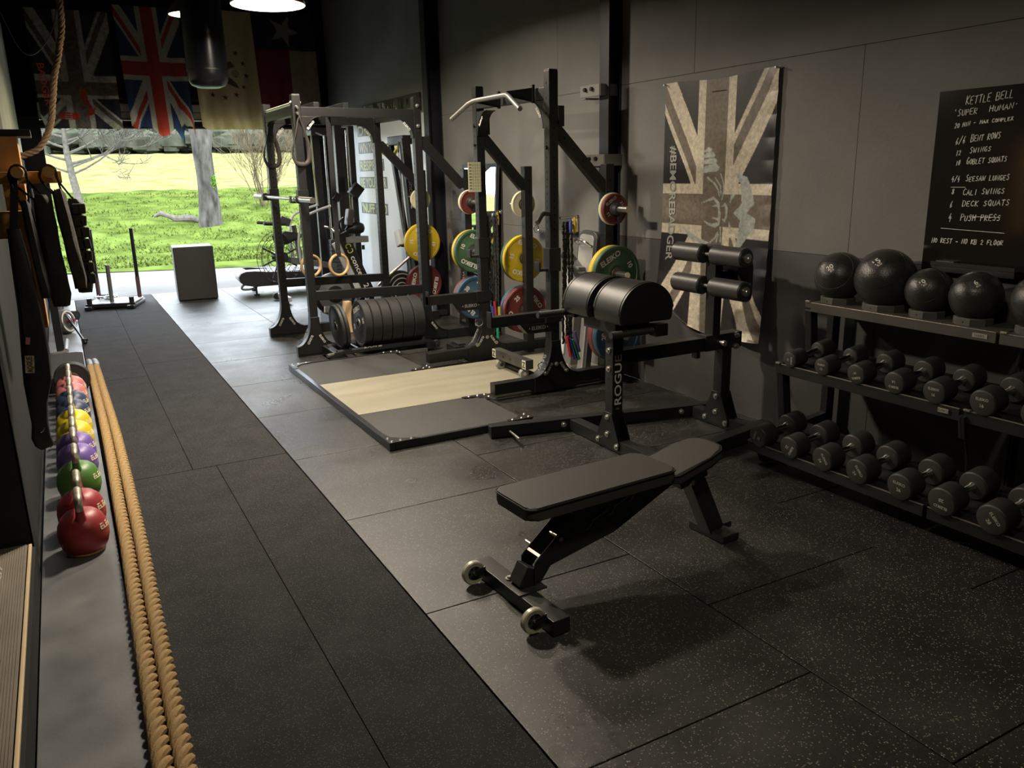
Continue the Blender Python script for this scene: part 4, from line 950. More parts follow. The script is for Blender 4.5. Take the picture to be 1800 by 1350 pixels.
# ================================================================ BLACKBOARD
BGL = M('black_glass_board', (.012, .0095, .008), .12, spec=.5)
t = thing('writing_board', 'glossy black wall board with a handwritten white workout list', 'board', (WX, 2.05, 1.53))
m = MB(); m.box((WX-.010, 2.05, 1.533), (.014, 1.20, .865), bev=.002); m.build('panel', BGL, t)
CHALK = M('chalk_pen_white', (.90, .89, .85), .7)
LN = [('KETTLE BELL', 2.512, 1.893, 2.286, 1.909, 0.035), ("'SUPER", 2.567, 1.843, 2.447, 1.85, 0.029), ("HUMAN'", 2.393, 1.854, 2.256, 1.862, 0.024), ('20 MIN -', 2.554, 1.787, 2.448, 1.801, 0.02), ('MAX COMPLEX', 2.43, 1.803, 2.273, 1.809, 0.016), ('6/6', 2.541, 1.712, 2.488, 1.717, 0.033), ('BENT ROWS', 2.465, 1.722, 2.321, 1.734, 0.027), ('12', 2.532, 1.659, 2.504, 1.662, 0.026), ('SWINGS', 2.464, 1.67, 2.358, 1.679, 0.023), ('10', 2.526, 1.613, 2.502, 1.616, 0.023), ('GOBLET SQUATS', 2.473, 1.618, 2.278, 1.63, 0.025), ('4/4', 2.539, 1.539, 2.494, 1.539, 0.027), ('SEESAW LUNGES', 2.467, 1.539, 2.255, 1.546, 0.024), ('8', 2.531, 1.476, 2.515, 1.478, 0.028), ('CALI SWINGS', 2.473, 1.474, 2.269, 1.485, 0.025), ('6', 2.533, 1.413, 2.516, 1.415, 0.033), ('DECK SQUATS', 2.47, 1.421, 2.239, 1.432, 0.025), ('4', 2.533, 1.347, 2.513, 1.348, 0.038), ('PUSH PRESS', 2.471, 1.352, 2.272, 1.36, 0.028), ('NO REST - NO KB 2 FLOOR', 2.608, 1.238, 2.245, 1.248, 0.023)]
# hand lettering drawn as pen strokes
GL = {'A': [[(0,0),(.5,1),(1,0)],[(.22,.4),(.8,.4)]], 'B': [[(0,0),(0,1),(.7,.95),(.75,.6),(0,.52),(.85,.42),(.85,.08),(0,0)]], 'C': [[(.95,.85),(.5,1),(.05,.6),(.15,.12),(.6,0),(.95,.15)]], 'D': [[(.05,0),(.05,1),(.7,.85),(.95,.45),(.6,.05),(0,0)]], 'E': [[(.9,1),(.05,.95),(.05,.05),(.9,0)],[(.05,.5),(.7,.52)]], 'F': [[(1,1),(.05,.95),(.05,0)],[(.05,.5),(.7,.52)]], 'G': [[(.9,.85),(.5,1),(.05,.55),(.2,.08),(.7,.02),(.9,.4),(.5,.42)]], 'H': [[(.05,0),(.05,1)],[(.9,0),(.9,1)],[(.05,.5),(.9,.55)]], 'I': [[(.5,0),(.5,1)]], 'K': [[(.08,0),(.08,1)],[(.9,1),(.1,.45),(.95,0)]], 'L': [[(.1,1),(.08,.02),(.9,.05)]], 'M': [[(0,0),(.12,1),(.5,.35),(.88,1),(1,0)]], 'N': [[(.05,0),(.08,1),(.85,.02),(.95,1)]], 'O': [[(.5,1),(.08,.7),(.1,.2),(.5,0),(.9,.25),(.9,.75),(.5,1)]], 'P': [[(.1,0),(.1,1),(.75,.95),(.85,.6),(.1,.48)]], 'Q': [[(.5,1),(.08,.7),(.1,.2),(.5,0),(.9,.25),(.9,.75),(.5,1)],[(.6,.3),(1,-.1)]], 'R': [[(.08,0),(.1,1),(.8,.92),(.8,.6),(.1,.5),(.95,0)]], 'S': [[(.9,.88),(.5,1),(.12,.78),(.8,.35),(.6,.03),(.05,.1)]], 'T': [[(0,.95),(1,1)],[(.5,.97),(.45,0)]], 'U': [[(.08,1),(.1,.15),(.5,0),(.85,.2),(.92,1)]], 'V': [[(0,1),(.5,0),(1,1)]], 'W': [[(0,1),(.25,0),(.5,.7),(.75,0),(1,1)]], 'X': [[(0,0),(.9,1)],[(.1,1),(1,0)]], '-': [[(.1,.45),(.9,.45)]], "'": [[(.4,1),(.3,.75)]], '/': [[(0,-.1),(1,1.1)]], '0': [[(.5,1),(.1,.7),(.12,.2),(.5,0),(.88,.3),(.85,.8),(.5,1)]], '1': [[(.5,0),(.55,1)]], '2': [[(.08,.75),(.5,1),(.85,.7),(.05,.05),(.95,.05)]], '4': [[(.55,1),(.05,.35),(.95,.38)],[(.6,.65),(.55,-.1)]], '6': [[(.7,1),(.15,.4),(.35,0),(.8,.15),(.65,.45),(.2,.35)]], '8': [[(.5,.52),(.15,.78),(.5,1),(.85,.78),(.5,.52),(.1,.2),(.5,0),(.9,.22),(.5,.52)]]}
rnd = random.Random(1)
for s_, ya, za, yb, zb, h in LN:
    m = MB(); n = len(s_); dy = yb-ya; dz = zb-za; cw = .76
    for i, ch in enumerate(s_):
        if ch == ' ': m.build('handwriting', CHALK, t); m = MB(); continue
        k0 = (i+.12)/n; hh = h*(1.25 if i == 0 and n > 3 else 1)*rnd.uniform(.9, 1.08); j = rnd.uniform(-.0015, .0015)
        for st_ in GL[ch]:
            P = []
            for x, z in st_:
                u = k0+x*cw/n; P.append((WX-.0182, ya+dy*u-.10*z*hh, za+dz*u+z*hh+j))
            m.tube(P, .0021, 5)
    m.build('handwriting', CHALK, t)
for (ya, za), (yb, zb) in (((2.536, 1.512), (2.462, 1.512)), ((2.42, 1.374), (2.275, 1.376)), ((2.565, 1.312), (2.245, 1.304))):
    m = MB(); m.cyl((WX-.018, ya, za), (WX-.018, yb, zb), .0013, n=6); m.build('drawn_line', CHALK, t)
m = MB(); m.box((WX-.035, 2.36, 1.118), (.05, .42, .035), bev=.004); m.box((WX-.06, 2.36, 1.142), (.006, .42, .02)); m.build('pen_tray', BLK, t)
m = MB(); m.cyl((WX-.045, 2.275, 1.142), (WX-.045, 2.215, 1.138), .008, n=10); tag(m.build('marker_pen', M('pink_pen', (.75, .06, .22), .4)), 'pink marker pen on the tray of the black board', 'pen')
m = MB(); m.box((WX-.04, 2.50, 1.146), (.035, .10, .022), bev=.006); tag(m.build('board_eraser', RUB), 'dark eraser on the left end of the board tray', 'eraser')
# ================================================================ FLAGS
def uj(U, Vv, L, red, white, blue, nz=None, mirror=False):
    """union-cross pattern hung with its long side (L units) downwards, 30 units wide"""
    s = U*30; t = Vv*L
    if mirror: s = 30-s
    C = np.tile(np.array(blue, float), (len(U), 1)); hyp = math.hypot(30, L)
    for sg in (1, -1):
        d = ((s-15)*sg*L-(t-L/2)*30)/hyp
        C[np.abs(d) < 3] = white
    for sg in (1, -1):
        d = ((s-15)*sg*L-(t-L/2)*30)/hyp
        up = (t < L/2)
        q = np.where(up, (d > -2) & (d < 0), (d > 0) & (d < 2)) if sg > 0 else np.where(up, (d < 2) & (d > 0), (d < 0) & (d > -2))
        C[q] = red
    a = np.minimum(np.abs(s-15), np.abs(t-L/2))
    C[(np.abs(s-15) < 5) | (np.abs(t-L/2) < 5)] = white
    C[(np.abs(s-15) < 3) | (np.abs(t-L/2) < 3)] = red
    return C
def inpoly(U, Vv, P):
    r = np.zeros(len(U), bool); n = len(P)
    for i in range(n):
        x0, y0 = P[i]; x1, y1 = P[(i+1) % n]
        c = ((y0 > Vv) != (y1 > Vv)); r ^= c & (U < (x1-x0)*(Vv-y0)/((y1-y0) if y1 != y0 else 1e-9)+x0)
    return r
def strokes(U, Vv, lines, w, asp):
    r = np.zeros(len(U), bool)
    for L_ in lines:
        for (x0, y0), (x1, y1) in zip(L_, L_[1:]):
            dx, dy = x1-x0, (y1-y0)*asp; t = np.clip(((U-x0)*dx+(Vv-y0)*asp*dy)/(dx*dx+dy*dy+1e-12), 0, 1)
            r |= np.hypot(U-x0-t*dx, (Vv-y0)*asp-t*dy) < w
    return r
FLM = MV('flag_satin_grunge', .42, .38, 34, .0)
EMB = [[(0.4,0.273),(0.441,0.258),(0.475,0.265),(0.471,0.276),(0.401,0.278)],[(0.36,0.301),(0.43,0.279),(0.486,0.278),(0.505,0.288),(0.492,0.297),(0.403,0.298)],[(0.348,0.328),(0.422,0.304),(0.497,0.301),(0.524,0.311),(0.509,0.322),(0.386,0.323)],[(0.34,0.355),(0.425,0.329),(0.509,0.322),(0.546,0.334),(0.53,0.351),(0.409,0.356)],[(0.683,0.357),(0.744,0.365),(0.788,0.372),(0.812,0.394),(0.859,0.467),(0.8,0.505),(0.874,0.526),(0.865,0.559),(0.767,0.635),(0.728,0.635),(0.747,0.533),(0.691,0.508),(0.757,0.469),(0.739,0.395)],[(0.705,0.434),(0.661,0.436),(0.652,0.474)],[(0.655,0.541),(0.69,0.578),(0.653,0.562)],[(0.197,0.568),(0.373,0.611),(0.478,0.629),(0.435,0.635),(0.304,0.622)],[(0.381,0.476),(0.503,0.447),(0.556,0.468),(0.574,0.514),(0.569,0.553),(0.524,0.568),(0.466,0.56),(0.416,0.543),(0.494,0.553),(0.545,0.546),(0.549,0.522),(0.543,0.484),(0.504,0.459)],[(0.483,0.486),(0.552,0.472),(0.553,0.485)],[(0.488,0.529),(0.558,0.53),(0.559,0.542)],[(0.576,0.486),(0.611,0.469),(0.636,0.486),(0.638,0.52),(0.614,0.544),(0.586,0.533),(0.613,0.531),(0.62,0.501),(0.608,0.482)]]
WHK = [[(0.443,0.375),(0.507,0.399),(0.541,0.422),(0.553,0.445)],[(0.514,0.378),(0.559,0.406),(0.566,0.436)],[(0.559,0.362),(0.589,0.398),(0.593,0.429),(0.578,0.459)],[(0.478,0.627),(0.528,0.605),(0.549,0.585)],[(0.538,0.621),(0.557,0.592)],[(0.581,0.619),(0.575,0.565)]]
def fw_col(U, Vv):
    C = uj(U, Vv, 49, (.17, .138, .108), (.62, .555, .435), (.022, .019, .022))
    e = np.zeros(len(U), bool)
    for P in EMB: e |= inpoly(U, Vv, P)
    e |= strokes(U, Vv, WHK, .006, 1.63)
    C[e] = (.40, .43, .40); return C
FW, FH, FY0, FZ0 = 1.045, 1.70, 4.735, 2.20
def fw_pos(U, Vv):
    y = FY0-U*FW; z = FZ0-Vv*FH
    zmin = np.interp(U, [0, .08, .16, .30, .42, 1], [.80, .74, .62, .56, .505, .53])
    lower = np.clip((Vv-.55)/.45, 0, 1)
    x = WX-.022-.008*np.sin(U*19+Vv*2)*(.4+lower)-.018*lower*np.sin(U*11+1)**2-.012*np.exp(-((U-.97)/.05)**2)*np.abs(np.sin(Vv*40))*.6
    x = x-.05*lower**2*(.5+.5*np.sin(U*8.5+.8))
    z = z+.006*np.sin(U*9)*(Vv < .05)-.012*np.sin(U*PI)*np.exp(-Vv*14)
    y = y+.035*lower*np.sin(U*9+.4)
    cl = z < zmin; x = np.where(cl, x-.01*np.sin((zmin-z)*30), x); z = np.maximum(z, zmin)
    return np.stack([x, y, z], 1)
t = thing('wall_flag', 'sepia and black union-cross flag with a grey animal emblem, hanging on the right wall', 'flag', (WX, 4.2, 1.35))
cl = cloth('cloth', FLM, fw_pos, fw_col, 200, 330, t)
m = MB(); txt = '#BEMOREBADGER'
def flag_pt(a, b):   # a runs down the flag, b towards its right-hand side
    u = .105+b/FW; v = .482+a/FH
    p = fw_pos(np.array([u]), np.array([v]))[0]; return V((p[0]-.004, p[1], p[2]))
m.text(txt, None, .062, .02, fit=.80, fn=lambda a, b: flag_pt(a, b)); m.build('lettering', M('flag_print_grey', (.33, .34, .31), .5), cl)
for y, z in ((FY0-.01, 2.19), (3.70, 2.195)): m = MB(); m.cyl((WX-.012, y, z), (WX-.05, y, z), .006, n=8); m.build('nail', BOLT, t)
# flags hanging over the shutter door
def hang(name, label, x0, x1, z0, z1, colf, bottom=None, zc=None, y=DY-.28, wav=.03, nu=90, nv=150, mat=None, drift=0.):
    def pos(U, Vv):
        x = x0+(x1-x0)*U+drift*Vv; zb = z1 if bottom is None else np.interp(U, *bottom)
        zm = z0+(z1-z0)*Vv if zc is None else np.interp(Vv, [0, .5, 1], [z0, zc, z1]); z75 = z0+(z1-z0)*.75 if zc is None else (zc+z1)/2
        z = np.where(Vv < .75, zm, z75+(zb-z75)*(Vv-.75)/.25)
        yy = y-wav*np.sin(U*13+Vv*1.5)*(.3+Vv)-.02*np.sin(U*29)*Vv
        return np.stack([x, yy, z], 1)
    o = cloth(name, mat, pos, colf, nu, nv); tag(o, label, 'flag'); return o, pos
SAT = MV('flag_cloth', .75, .10, 8, .62); SATG = MV('flag_cloth_grunge', .5, .5, 16, .55)
def c1(U, Vv):
    C = uj(U, Vv, 50, (.15, .115, .09), (.50, .45, .37), (.03, .027, .032))
    for P in ([(.52, .50), (.62, .49), (.60, .60), (.66, .74), (.70, .66), (.66, .80), (.56, .84), (.60, .72), (.52, .62)], [(.24, .77), (.48, .79), (.45, .88), (.22, .87)]): C[inpoly(U, Vv, P)] = (.50, .045, .022)
    for k in range(3): C[inpoly(U, Vv, [(.28, .795+.03*k), (.38, .80+.03*k), (.38, .812+.03*k), (.28, .805+.03*k)])] = (.55, .42, .33)
    return C
o, p1 = hang('door_flag', 'sepia union-cross flag with red print, leftmost of the flags over the door', -.03, .92, 3.75, 2.275, c1, zc=2.77, bottom=([0, .03, 1], [2.44, 2.30, 2.29]), mat=SATG, drift=.01)
m = MB(); m.text('BADGER', None, .075, .02, fit=.52, fn=lambda a, b: V((.075+b+.03*(a/.62), DY-.315, 2.83-a))); m.build('lettering', M('flag_red_print', (.55, .05, .03), .6), o)
def c2(U, Vv): return uj(U, Vv, 52, (.47, .055, .035), (.56, .50, .38), (.035, .055, .12))
F2, _ = hang('door_flag', 'red, white and blue union-cross flag with a frayed bottom edge over the door', .99, 1.80, 3.85, 2.30, c2, bottom=([0, .10, .16, .34, .45, .58, .68, .80, .84, .9, .96, 1], [2.33, 2.27, 2.33, 2.30, 2.19, 2.22, 2.30, 2.14, 2.30, 2.33, 2.32, 2.20]), mat=SAT, drift=.05)
def star(cx, cy, r, asp, a0=-90): return [(cx+(r if k % 2 == 0 else r*.40)*math.cos(math.radians(a0+36*k)), cy+(r if k % 2 == 0 else r*.40)*math.sin(math.radians(a0+36*k))/asp) for k in range(10)]
def c3(U, Vv):
    C = np.tile(np.array((.66, .51, .27)), (len(U), 1)); asp = 1.60/.86
    for k in range(13):
        a = 2*PI*k/13+.1; C[inpoly(U, Vv, star(.42+.40*math.cos(a), .515+.40*math.sin(a)/asp, .050, asp, -80))] = (.09, .035, .06)
    for P in ([(.40, .46), (.58, .42), (.64, .46), (.53, .49), (.50, .54), (.42, .51)], [(.40, .56), (.54, .56), (.64, .605), (.68, .65), (.56, .63), (.48, .61)]): C[inpoly(U, Vv, P)] = (.12, .08, .06)
    r = np.hypot(U-.64, (Vv-.525)*asp); C[(r < .055) & (r > .040)] = (.22, .18, .10); C[r < .03] = (.30, .25, .15)
    return C
F1 = o
F3, _ = hang('door_flag', 'cream yellow flag with a ring of dark stars and an eagle, behind the punch bag', 1.90, 2.76, 3.87, 2.30, c3, bottom=([0, .06, .5, 1], [2.33, 2.285, 2.29, 2.30]), mat=SAT, drift=.05)
def c4(U, Vv):
    C = np.tile(np.array((.27, .030, .045)), (len(U), 1)); C[U > .57] = (.50, .38, .24); C[Vv < .36] = (.030, .034, .065)
    C[inpoly(U, Vv, star(.52, .19, .23, 1.45/.93, 75))] = (.36, .35, .30); return C
F4, _ = hang('door_flag', 'lone-star flag of dark blue, red and white hung lengthwise, rightmost over the door', 2.74, 3.68, 3.95, 2.42, c4, mat=SAT, drift=.02, wav=.035, y=DY-.19)
m = MB(); m.cyl((-.1, DY-.28, 4.26), (3.7, DY-.28, 4.26), .010, n=8); tag(m.build('flag_wire', BLK), 'dark wire above the door that the flags hang from', 'wire')
for x, fo in ((.40, F1), (1.38, F2), (2.35, F3), (3.2, F4)):
    m = MB(); m.cyl((x, DY-.27, 3.72), (x, DY-.27, 4.26), .004, n=6); m.build('cord', BLK, fo)
# ================================================================ PUNCH BAG, ROPES, KETTLEBELLS
BG = V((1.437, 8.6, 2.462))
t = thing('punch_bag', 'black leather punch bag hanging from the ceiling in front of the flags', 'punch bag', BG)
m = MB(); m.lathe([(0, 0), (.105, .004), (.155, .025), (.181, .07), (.187, .13), (.187, 1.15), (.178, 1.20), (0, 1.21)], Matrix.Translation(BG), 40); bd = m.build('bag', M('bag_leather', (.012, .013, .018), .28, bump=.1, bscale=90), t)
for z in (.16, .95): m = MB(); m.lathe([(.1872, -.012), (.190, -.010), (.190, .010), (.1872, .012)], Matrix.Translation(BG+V((0,0,z))), 40, cap=False); m.build('band', BLK, bd)
for k in range(4):
    a = k*PI/2+.4; m = MB(); m.cyl(BG+V((.17*math.cos(a), .17*math.sin(a), 1.19)), BG+V((0, 0, 1.6)), .006, n=6); m.build('chain', BLK2, t)
m = MB(); m.cyl(BG+V((0, 0, 1.59)), (BG.x, BG.y, CZ), .008, n=6); m.build('hanger', BLK2, t)
ROPEM = M('manila_rope', (.34, .225, .095), .85, var=.14, vscale=160, bump=.6, bscale=300)
def rope(m, path, R, pitch, step, n=7, ph=0):
    P = smooth(path, 110); Q = [P[0]]; acc = 0
    for a, b in zip(P, P[1:]):
        L = (b-a).length; acc += L
        if acc >= step: Q.append(b); acc = 0
    rs = R*.50; hr = R*.52
    for k in range(3):
        pts = []; d = 0; nx = None
        for i, p in enumerate(Q):
            tn = (Q[min(i+1, len(Q)-1)]-Q[max(i-1, 0)]).normalized()
            if nx is None: nx = tn.orthogonal().normalized()
            nx = (nx-tn*nx.dot(tn)).normalized(); ny = tn.cross(nx)
            if i: d += (p-Q[i-1]).length
            a = 2*PI*(d/pitch+k/3)+ph; pts.append((p+(nx*math.cos(a)+ny*math.sin(a))*hr, rs))
        m.loft(pts, n)
TAPE = M('grey_tape', (.16, .17, .18), .5, var=.2, vscale=60)
for i, (xs, lab) in enumerate((((.052, .060, .068, .066, .060, .058, .046, .036, .03), 'manila battle rope lying along the grey board, the one nearer the kettlebells'), ((.098, .112, .126, .126, .122, .118, .104, .093, .09), 'manila battle rope lying along the track edge, the one nearer the tiles'))):
    ysr = (8.0, 7.0, 5.8, 5.0, 4.3, 3.8, 3.0, 2.1, 1.4)
    t = thing('battle_rope', lab, 'rope', (xs[4], 4.3, .004), group='battle ropes')
    m = MB(); rope(m, [(x, y, .034) for x, y in zip(xs, ysr)], 0.0300, .150, .012, 8, i*1.1); m.build('rope', ROPEM, t)
    m = MB(); m.loft([((xs[0], 7.90, .032), .031), ((xs[0], 8.02, .034), .033), ((xs[0]-.004, 8.14, .034), .030), ((xs[0]-.004, 8.15, .034), .024)], 16); m.build('taped_end', TAPE, t)
# climbing rope
t = thing('climbing_rope', 'dark manila climbing rope hanging from the ceiling and tied back to the left wall', 'rope', (.25, 7, CZ))
m = MB(); rope(m, [(.245, 7, CZ-.01), (.222, 7, 2.9), (.17, 7, 2.55), (.118, 7, 2.38), (.075, 7, 2.18), (.04, 7, 2.03), (-.03, 7, 1.90), (-.10, 7, 1.84), (-.29, 7, 1.78)], .024, .12, .016, 6); m.build('rope', M('old_rope', (.20, .125, .065), .9, var=.3, vscale=70), t)
m = MB(); m.tube(smooth([(-.27, 11.2, 3.5), (-.1, 11.2, 3.05), (.1, 11.2, 3.1), (.3, 11.2, 3.5), (.4, 11.2, 4.34)], 8), .006, 6); tag(m.build('hanging_wire', DGREY), 'thin grey wire drooping from the ceiling in the top left corner', 'wire')
# competition kettlebells
KC = {'red': (.30, .030, .036), 'green': (.065, .17, .030), 'purple': (.13, .075, .30), 'yellow': (.55, .45, .012), 'navy': (.030, .045, .095), 'pink': (.52, .17, .17)}
KM = {k: M('kettlebell_'+k, c, .42, var=.10, vscale=18, bump=.06, bscale=200) for k, c in KC.items()}
KH = M('chalked_steel_handle', (.42, .38, .31), .42, .75, var=.45, vscale=40)
TAN = M('tan_rubber_foot', (.42, .27, .11), .6)
KX = -.105
def kettlebell(label, col, y, x=KX, rot=0.):
    t = thing('kettlebell', label, 'kettlebell', (x, y, .004), rot, group='competition kettlebells')
    X = t.matrix_basis; m = MB(); m.X = X
    m.lathe([(0, 0), (.062, 0), (.078, .008), (.095, .034), (.1045, .07), (.1055, .10), (.100, .135), (.085, .168), (.062, .190), (.035, .201), (0, .204)], None, 48)
    def hp(s): return [(0, s*.060, .165), (0, s*.072, .198), (0, s*.079, .226)]
    for s in (1, -1): m.loft([(p, r) for p, r in zip(hp(s), (.026, .0195, .0172))], 16)
    b = m.build('body', KM[col], t)
    m = MB(); m.X = X; m.tube(smooth([(0, .079, .224), (0, .0795, .246), (0, .070, .266), (0, .050, .275), (0, 0, .277), (0, -.050, .275), (0, -.070, .266), (0, -.0795, .246), (0, -.079, .224)], 5), .0170, 16); m.build('handle', KH, t)
    m = MB(); m.X = X; m.lathe([(.0, .0005), (.066, .0005), (.080, .004), (.083, .012), (.079, .016)], None, 40, cap=False); m.build('foot', TAN, t)
    m = MB(); m.X = X
    def sph(a, b_):
        az = math.radians(-12)+a/.1055; z = .128+b_; r = .1065*math.sqrt(max(.05, 1-((z-.098)/.1075)**2)); return V((r*math.cos(az), r*math.sin(az), z))
    m.text('ELEIKO', None, .026, .025, fit=.125, fn=sph); m.build('lettering', M('kb_print_'+str(len(MATS)), (.70, .62, .42), .6), b)
for lab, col, y in (('red kettlebell at the near end of the row', 'red', 3.90), ('second red kettlebell, just behind the nearest one', 'red', 4.16), ('green kettlebell, the only green one in the row', 'green', 4.62), ('purple kettlebell directly behind the green one', 'purple', 4.95), ('purple kettlebell touching the yellow ones', 'purple', 5.19), ('yellow kettlebell touching the purple ones', 'yellow', 5.46), ('yellow kettlebell touching the navy ones', 'yellow', 5.74), ('navy kettlebell touching the yellow ones', 'navy', 6.03), ('navy kettlebell touching the pink ones', 'navy', 6.31), ('pink kettlebell touching the navy ones', 'pink', 6.56), ('pink kettlebell at the far end of the row', 'pink', 6.80)):
    kettlebell(lab, col, y)
# two black discs behind the row, rubber block
for k, y in enumerate((7.02, 7.075)):
    plate('small glossy black disc standing behind the pink kettlebells, %s of two' % ('front' if k == 0 else 'rear'), 'black', None, (-.09, y, .135), (0, -1, 0), .128, .035, 0, 'small black discs behind the kettlebells')
RBL = M('rubber_block_grey', (.040, .040, .040), .9, bump=.4, bscale=160, speck=(300, .2, (.10, .10, .095)), spec=.1)
m = MB(); m.prism(rrect(-.292, 7.16, .012, 8.22, .05), Matrix.Translation((0, 0, .005)), .12, bev=.012); tag(m.build('rubber_block', RBL), 'dark speckled rubber block on the grey board behind the kettlebells', 'block')
# ================================================================ LEFT WALL: PEG RACK, VESTS, STORED KIT
TIM = M('orange_timber', (.50, .27, .075), .5, var=.30, vscale=6, stretch=(1, 1, .12), bump=.15, bscale=60)
TIMH = M('orange_timber_rail', (.52, .28, .08), .5, var=.25, vscale=6, stretch=(.15, 1, 1), bump=.15, bscale=60)
t = thing('peg_rack', 'orange timber peg rack on the left wall with two round pegs', 'rack', (-.29, 4.26, 0))
m = MB(); m.box((-.158, 4.40, 1.40), (.085, .16, .86), bev=.004); m.build('post', TIM, t)
m = MB(); m.box((-.13, 4.285, 1.652), (.33, .045, .052), bev=.003); m.build('rail', TIMH, t)
m = MB(); m.box((-.20, 4.30, 1.45), (.15, .05, .12), bev=.004); m.build('block', TIM, t)
for x in (-.125, -.013): m = MB(); m.cyl((x, 4.27, 1.672), (x, 3.93, 1.672), .023, n=24); m.build('peg', TIM, t)
m = MB(); m.box((-.135, 4.43, 1.845), (.15, .20, .03), bev=.003); m.build('post_cap', BLK, t)
VST = M('vest_nylon', (.016, .0155, .015), .85, bump=.6, bscale=90, var=.3, vscale=20)
VPL = M('vest_olive_black', (.035, .030, .024), .9, bump=.8, bscale=70, var=.35, vscale=25)
def padded(m, pts, w, d, seed=0, n=14):
    """soft hanging slab along a path: list of (point, width scale, depth scale); width along x, depth along y"""
    rnd = random.Random(seed); vs = []; N = len(pts)
    for p, a, b in pts:
        for k in range(n):
            an = 2*PI*k/n; c, s_ = math.cos(an), math.sin(an); e = .55
            vs.append(V(p)+V((math.copysign(abs(c)**e, c)*w*a+rnd.uniform(-.003, .003), math.copysign(abs(s_)**e, s_)*d*b+rnd.uniform(-.004, .004), rnd.uniform(-.004, .004))))
    fs = [(i*n+k, i*n+(k+1) % n, (i+1)*n+(k+1) % n, (i+1)*n+k) for i in range(N-1) for k in range(n)]
    fs += [tuple(range(n))[::-1], tuple(range((N-1)*n, N*n))]; m._add(vs, fs)
def vest(label, x, y, z0, z1, w, d, mat, peg, pouches=False, seed=1, lean=0.):
    t = thing('weight_vest', label, 'weight vest', (x, y, z1), group='weight vests on the peg rack')
    m = MB(); H = z0-z1; padded(m, [((x+lean*0, y, z0), .45, .6), ((x+lean*.05, y, z0-.05*H), .8, .9), ((x+lean*.3, y, z0-.3*H), .95, 1), ((x+lean*.5, y, z0-.5*H), .90, 1), ((x+lean*.75, y, z0-.72*H), 1, 1.1), ((x+lean, y, z0-.9*H), 1.0, 1.15), ((x+lean, y, z1), .8, .8)], w, d, seed); b = m.build('body', mat, t)
    m = MB(); q = smooth([(x-w*.5, y+.03, z0-.03), (peg-.034, y+.01, 1.64), (peg-.026, y, 1.685), (peg, y, 1.703), (peg+.026, y, 1.685), (peg+.030, y+.01, 1.64), (x+w*.5, y+.03, z0-.03)], 6)
    for a_, b_ in zip(q, q[1:]): m.beam(a_, b_, .038, .008, (b_-a_).cross(V((0, 1, 0))).normalized(), bev=0)
    m.build('strap', mat, t)
    if pouches:
        rnd = random.Random(seed)
        for k in range(7):
            for j in (0, 1): 
                m = MB(); m.box((x+lean*(.1+.12*k)+w*(.75 if j else .2), y-d*1.02, z0-H*(.1+.125*k)), (.03+.012*rnd.random(), .02, .045), Matrix.Rotation(rnd.uniform(-.15,.15), 3, 'Y'), bev=.006); m.build('pouch', VPL, b)
    return t
vest('dark webbed weight vest nearest the door on the peg rack', .065, 4.20, 1.555, 1.14, .036, .055, VPL, -.013, True, 3, -.006)
vest('black weight vest hanging from the right-hand peg', .012, 4.12, 1.60, 1.17, .030, .06, VPL, -.013, False, 5, .03)
vest('black weight vest hanging between the two pegs', -.055, 4.10, 1.58, 1.10, .042, .07, VST, -.125, False, 7, .01)
vest('black weight vest hanging from the left-hand peg', -.118, 4.03, 1.56, 1.15, .022, .06, VST, -.125, False, 9, .02)
# long black dip belt hanging lowest
t = thing('lifting_belt', 'long black padded belt with a cream patch hanging lowest on the left wall', 'belt', (-.2, 3.95, .6))
m = MB(); padded(m, [((-.172, 3.95, 1.45), .6, .5), ((-.168, 3.95, 1.30), .8, .6), ((-.165, 3.95, 1.10), 1, .8), ((-.172, 3.95, .92), 1.25, 1), ((-.18, 3.95, .80), 1.3, 1), ((-.198, 3.95, .70), .9, .8), ((-.200, 3.95, .62), .72, .7), ((-.206, 3.95, .55), .85, .7), ((-.198, 3.95, .515), .85, .6), ((-.196, 3.95, .500), .5, .4)], .042, .03, 4, 18); b = m.build('belt', M('belt_black', (.010, .010, .011), .45, bump=.1, bscale=80), t)
PAT = M('cream_patch', (.40, .33, .20), .8, var=.5, vscale=70)
m = MB(); m.box((-.198, 3.915, .885), (.034, .004, .075), Matrix.Rotation(.12, 3, 'Y')); p = m.build('patch', PAT, b)
m = MB(); m.text('ROGUE', fr((-.198, 3.9122, .885), (.05, 0, 1), (-1, 0, 0)), .020, .02, fit=.065); m.build('lettering', BLK, p)
m = MB(); m.box((-.190, 3.916, .985), (.016, .003, .030), Matrix.Rotation(.2, 3, 'Y')); m.build('tag', M('pink_tag', (.42, .18, .19), .8), b)
m = MB(); m.tube(smooth([(-.213, 3.918, .585), (-.200, 3.914, .583), (-.190, 3.914, .590), (-.187, 3.916, .60)], 5), .0022, 6); m.build('buckle', CHROME, b)
m = MB(); m.beam((-.172, 3.95, 1.44), (-.135, 4.10, 1.70), .03, .012); m.build('hanger_strap', VST, t)
